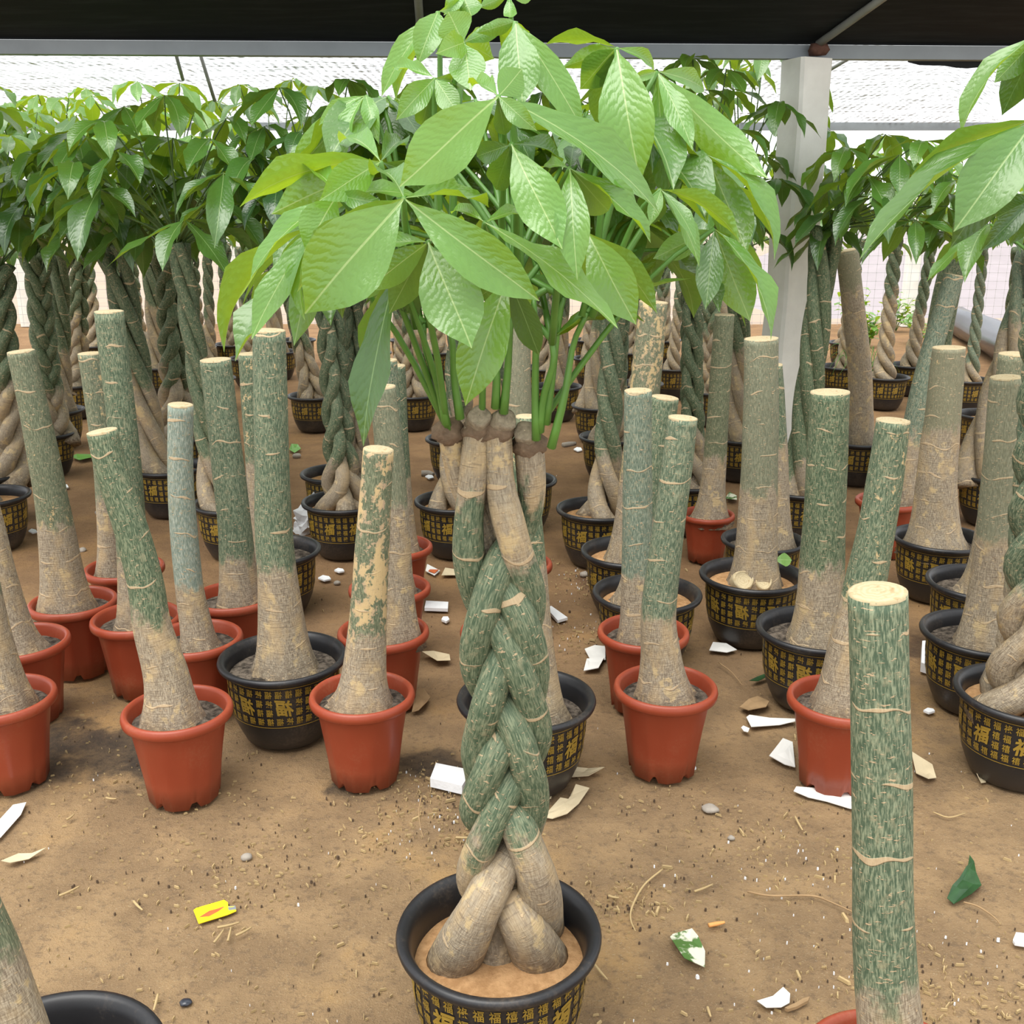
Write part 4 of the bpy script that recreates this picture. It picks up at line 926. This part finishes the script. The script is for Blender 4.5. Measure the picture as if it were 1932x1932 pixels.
def twig(label, pts, r, mat, name='twig', cat='twig'):
    P = [gp(x, y, .006) for x, y in pts]; o0 = P[0].copy(); o0.z = 0
    o = obj(name, tube([p-o0 for p in P], [r, r, r*.6], 6, mat, name, len(P)*4, bark=False)); o.location = o0; tag(o, label, cat); return o
twig('curved pale twig on the soil right of the near pot', [(1250, 1640), (1215, 1670), (1193, 1710), (1190, 1735), (1199, 1757)], .0022, M['straw'])
twig('long thin brown twig running to the large near stump', [(1410, 1682), (1455, 1690), (1530, 1690), (1570, 1703), (1640, 1735)], .0022, M['drybrown'])
twig('thin twig beside the dark green curled leaf', [(1818, 1702), (1845, 1710), (1875, 1730), (1888, 1745)], .0018, M['drybrown'])
twig('brown twig lying before the thin green leaf', [(1356, 1250), (1380, 1268), (1401, 1293)], .0016, M['drybrown'])
twig('bent dry stem standing in the near black pot rim', [(800, 1660), (795, 1690), (797, 1720), (803, 1748)], .0012, M['drybrown'])
bpy.data.objects['twig.004'].location.z = .20
twig('twig curving on the soil behind the large near stump', [(1760, 1532), (1790, 1542), (1822, 1534)], .0018, M['straw'])
twig('cigarette stub with orange end on the open soil', [(1337, 1746), (1352, 1743), (1367, 1740)], .0045, M['orange'], 'cigarette_stub', 'cigarette stub')
twig('short round wood offcut behind the tall braid, right side', [(1062, 840), (1075, 838), (1086, 836)], .016, M['pebble'], 'wood_offcut', 'wood offcut')
twig('short round wood offcut behind the tall braid, left side', [(795, 893), (808, 893), (818, 895)], .016, M['pebble'], 'wood_offcut', 'wood offcut')
for i, (x, y, dx, dy, lb) in enumerate([(252, 1700, 17, 17, 'beige wood sliver left of the yellow tag'), (298, 1876, -8, 30, 'tan bark strip low in front near the black stone'), (410, 1750, 42, -10, 'straw under the yellow tag, longest one'), (404, 1778, 18, -24, 'straw under the yellow tag, left one'), (430, 1775, 6, -26, 'straw under the yellow tag, middle one'), (445, 1765, 30, -16, 'straw under the yellow tag, right one'),
     (112, 1690, 38, -18, 'straw in the open soil near the left trunk'), (126, 1546, 14, -10, 'straw sliver right of the white paper strip'), (1148, 1690, 20, 4, 'wood chip right of the near black pot'), (1310, 1682, 35, -14, 'bark splinter in the open soil right of the near pot'), (1500, 1540, 14, 26, 'splinter below the flat grey stone'), (1335, 1900, 6, 18, 'pale wood sliver left of the white crumpled paper'), (1122, 1820, 24, 28, 'dry straw at the right side of the near pot'), (200, 1505, 20, 2, 'wood chip above the open soil on the left'), (860, 1580, 36, -1, 'wood splinter behind the near pot')]):
    twig(lb, [(x, y), (x+dx*.5, y+dy*.5+1), (x+dx, y+dy)], .0026, M['straw'], 'wood_sliver', 'wood sliver')
# crumpled foil bag between far pots
v, f = [], []; n, m = 16, 9
p = gp(587, 1000)
for i in range(m+1):
    e = -.3+1.87*i/m
    for k in range(n):
        a = 2*math.pi*k/n; d = V((math.cos(e)*math.cos(a)*.07, math.cos(e)*math.sin(a)*.07, math.sin(e)*.12)); v.append(d*(1+.55*mnoise.noise(d*38)))
for i in range(m):
    for k in range(n): f.append((i*n+k, i*n+(k+1) % n, (i+1)*n+(k+1) % n, (i+1)*n+k))
o = obj('plastic_bag', mk('plastic_bag', v, f, M['foam'], False)); o.location = (p.x, p.y, .02); tag(o, 'crumpled white plastic bag behind the thick stump', 'bag')
# black plastic film roll near the fence
P = [gp(1800, 628), gp(1850, 655), gp(1905, 690), gp(1990, 735)]; P = [q+V((0, 0, .15)) for q in P]
o = obj('film_roll', tube([q-P[0] for q in P], [.15, .16, .16], 16, M['film'], 'film_roll', 20, True, lambda a, t: 1+.06*math.sin(a*3+t*9)+.03*math.sin(a*7+t*30), bark=False)); o.location = P[0]; tag(o, 'long roll of black plastic film on the ground near the right edge', 'film roll')
# bright bags beyond the fence
for (x, y, r, mat, lb) in ((1822, 428, .16, M['yellow'], 'yellow bag lying beyond the wire fence'), (1845, 434, .10, M['redprint'], 'small red bag lying beyond the wire fence')):
    c = at(x, y, 17.0); v, f = [], []
    for i in range(8):
        e = -math.pi/2+math.pi*i/7
        for k in range(12):
            a = 2*math.pi*k/12; d = V((math.cos(e)*math.cos(a)*1.3, math.cos(e)*math.sin(a), math.sin(e)*.7)); v.append(d*r*(1+.25*mnoise.noise(d*2)))
    for i in range(7):
        for k in range(12): f.append((i*12+k, i*12+(k+1) % 12, (i+1)*12+(k+1) % 12, (i+1)*12+k))
    o = obj('plastic_bag', mk('plastic_bag', v, f, mat)); o.location = c; tag(o, lb, 'bag')
# weeds by the far posts and grass in a pot
def weed(x, y, h, n, label, seed, z=0.0, spread=.12):
    R = random.Random(seed); p = gp(x, y, z); root = empty('weed', p); tag(root, label, 'weed')
    for k in range(n):
        a = R.uniform(0, 6.28); t = V((math.cos(a)*spread*R.uniform(.3, 1), math.sin(a)*spread*R.uniform(.3, 1), h*R.uniform(.5, 1)))
        st = obj('stem', tube([V((0, 0, 0)), t*.5+V((0, 0, h*.1)), t], [.003, .002], 5, M['stem'], 'stem', 6, bark=False), root)
        for j in range(6):
            b = t*(.35+.13*j); d = V((R.uniform(-1, 1), R.uniform(-1, 1), R.uniform(-.2, .5))).normalized()
            leaflet(root, st, p+b, p+b+d*.11, .06, V((0, 0, 1))+d*.2, R.randrange(5), .08)
weed(1640, 655, .40, 9, 'green weed growing left of the slim twisted tree', 1); weed(1690, 625, .45, 9, 'green weed growing before the far white post', 2, spread=.2)
weed(1735, 650, .30, 8, 'low green weed right of the far white post', 3, spread=.2); weed(1605, 625, .45, 8, 'green weed beyond the brown stump by the pillar', 4, spread=.2)
weed(790, 610, .25, 6, 'small weed seen far behind the tall tree, left', 5); weed(480, 600, .3, 6, 'small weed near the far left fence post', 6)
def grass(x, y, n, label, seed):
    R = random.Random(seed); p = gp(x, y, .19); root = empty('grass_tuft', p); tag(root, label, 'grass')
    for k in range(n):
        a = R.uniform(0, 6.28); d = V((math.cos(a), math.sin(a), 0)); l = R.uniform(.12, .26)
        obj('blade', tube([V((0, 0, 0)), d*l*.4+V((0, 0, l*.8)), d*l+V((0, 0, l*R.uniform(-.2, .5)))], [.003, .0025, .0006], 4, M['freshleaf'], 'blade', 8, bark=False), root)
grass(1640, 712, 14, 'grass tuft sprouting in the pot beside the slim twisted tree', 1); grass(1600, 700, 10, 'grass tuft sprouting behind the brown stump', 2)
# fine litter too small to count
def litter(name, label, n, mat, smin, smax, seed, flat, zones=None):
    R = random.Random(seed); v, f = [], []
    for k in range(n):
        if zones and R.random() < .65:
            zx, zy, zr = R.choice(zones); c = gp(zx+R.gauss(0, zr), zy+R.gauss(0, zr*.45))
        else: c = gp(R.uniform(-60, 1990), 1932-(1932-880)*R.random()**1.35)
        l = smin+(smax-smin)*R.random()**2.2*(1 if R.random() < .93 else 2.2); w = l*(R.uniform(.06, .28) if flat else R.uniform(.6, 1)); h = l*(.12 if flat else .6)
        a = R.uniform(0, 3.14); ca, sa = math.cos(a), math.sin(a); i = len(v); z = -.006
        for dx, dy in ((-l, -w), (l, -w*.6), (l*.9, w), (-l*.8, w*.8)):
            v.append((c.x+(dx*ca-dy*sa)/2, c.y+(dx*sa+dy*ca)/2, z))
        for dx, dy in ((-l, -w), (l, -w*.6), (l*.9, w), (-l*.8, w*.8)):
            v.append((c.x+(dx*ca-dy*sa)*.4, c.y+(dx*sa+dy*ca)*.4, z+.0035+h))
        f += [(i+4, i+5, i+6, i+7), (i, i+1, i+5, i+4), (i+1, i+2, i+6, i+5), (i+2, i+3, i+7, i+6), (i+3, i, i+4, i+7)]
    tag(obj(name, mk(name, v, f, mat, False)), label, 'litter', kind='stuff')
Z = [(820, 1480, 60), (820, 1560, 70), (1090, 1200, 60), (1100, 1090, 50), (1500, 1620, 110), (1650, 1820, 160), (1800, 1880, 100), (300, 1460, 120), (430, 1640, 120), (1180, 1700, 60), (640, 1600, 150), (1350, 1560, 120)]
litter('straw_litter', 'fine straw and bark chips strewn over the soil', 3000, M['straw'], .0025, .015, 1, True, Z)
litter('brown_litter', 'fine dark crumbs strewn over the soil', 700, M['crumb'], .002, .005, 2, False, Z)
litter('white_grit', 'fine white grit strewn over the soil', 260, M['foam'], .0015, .0045, 3, False, Z[:6])
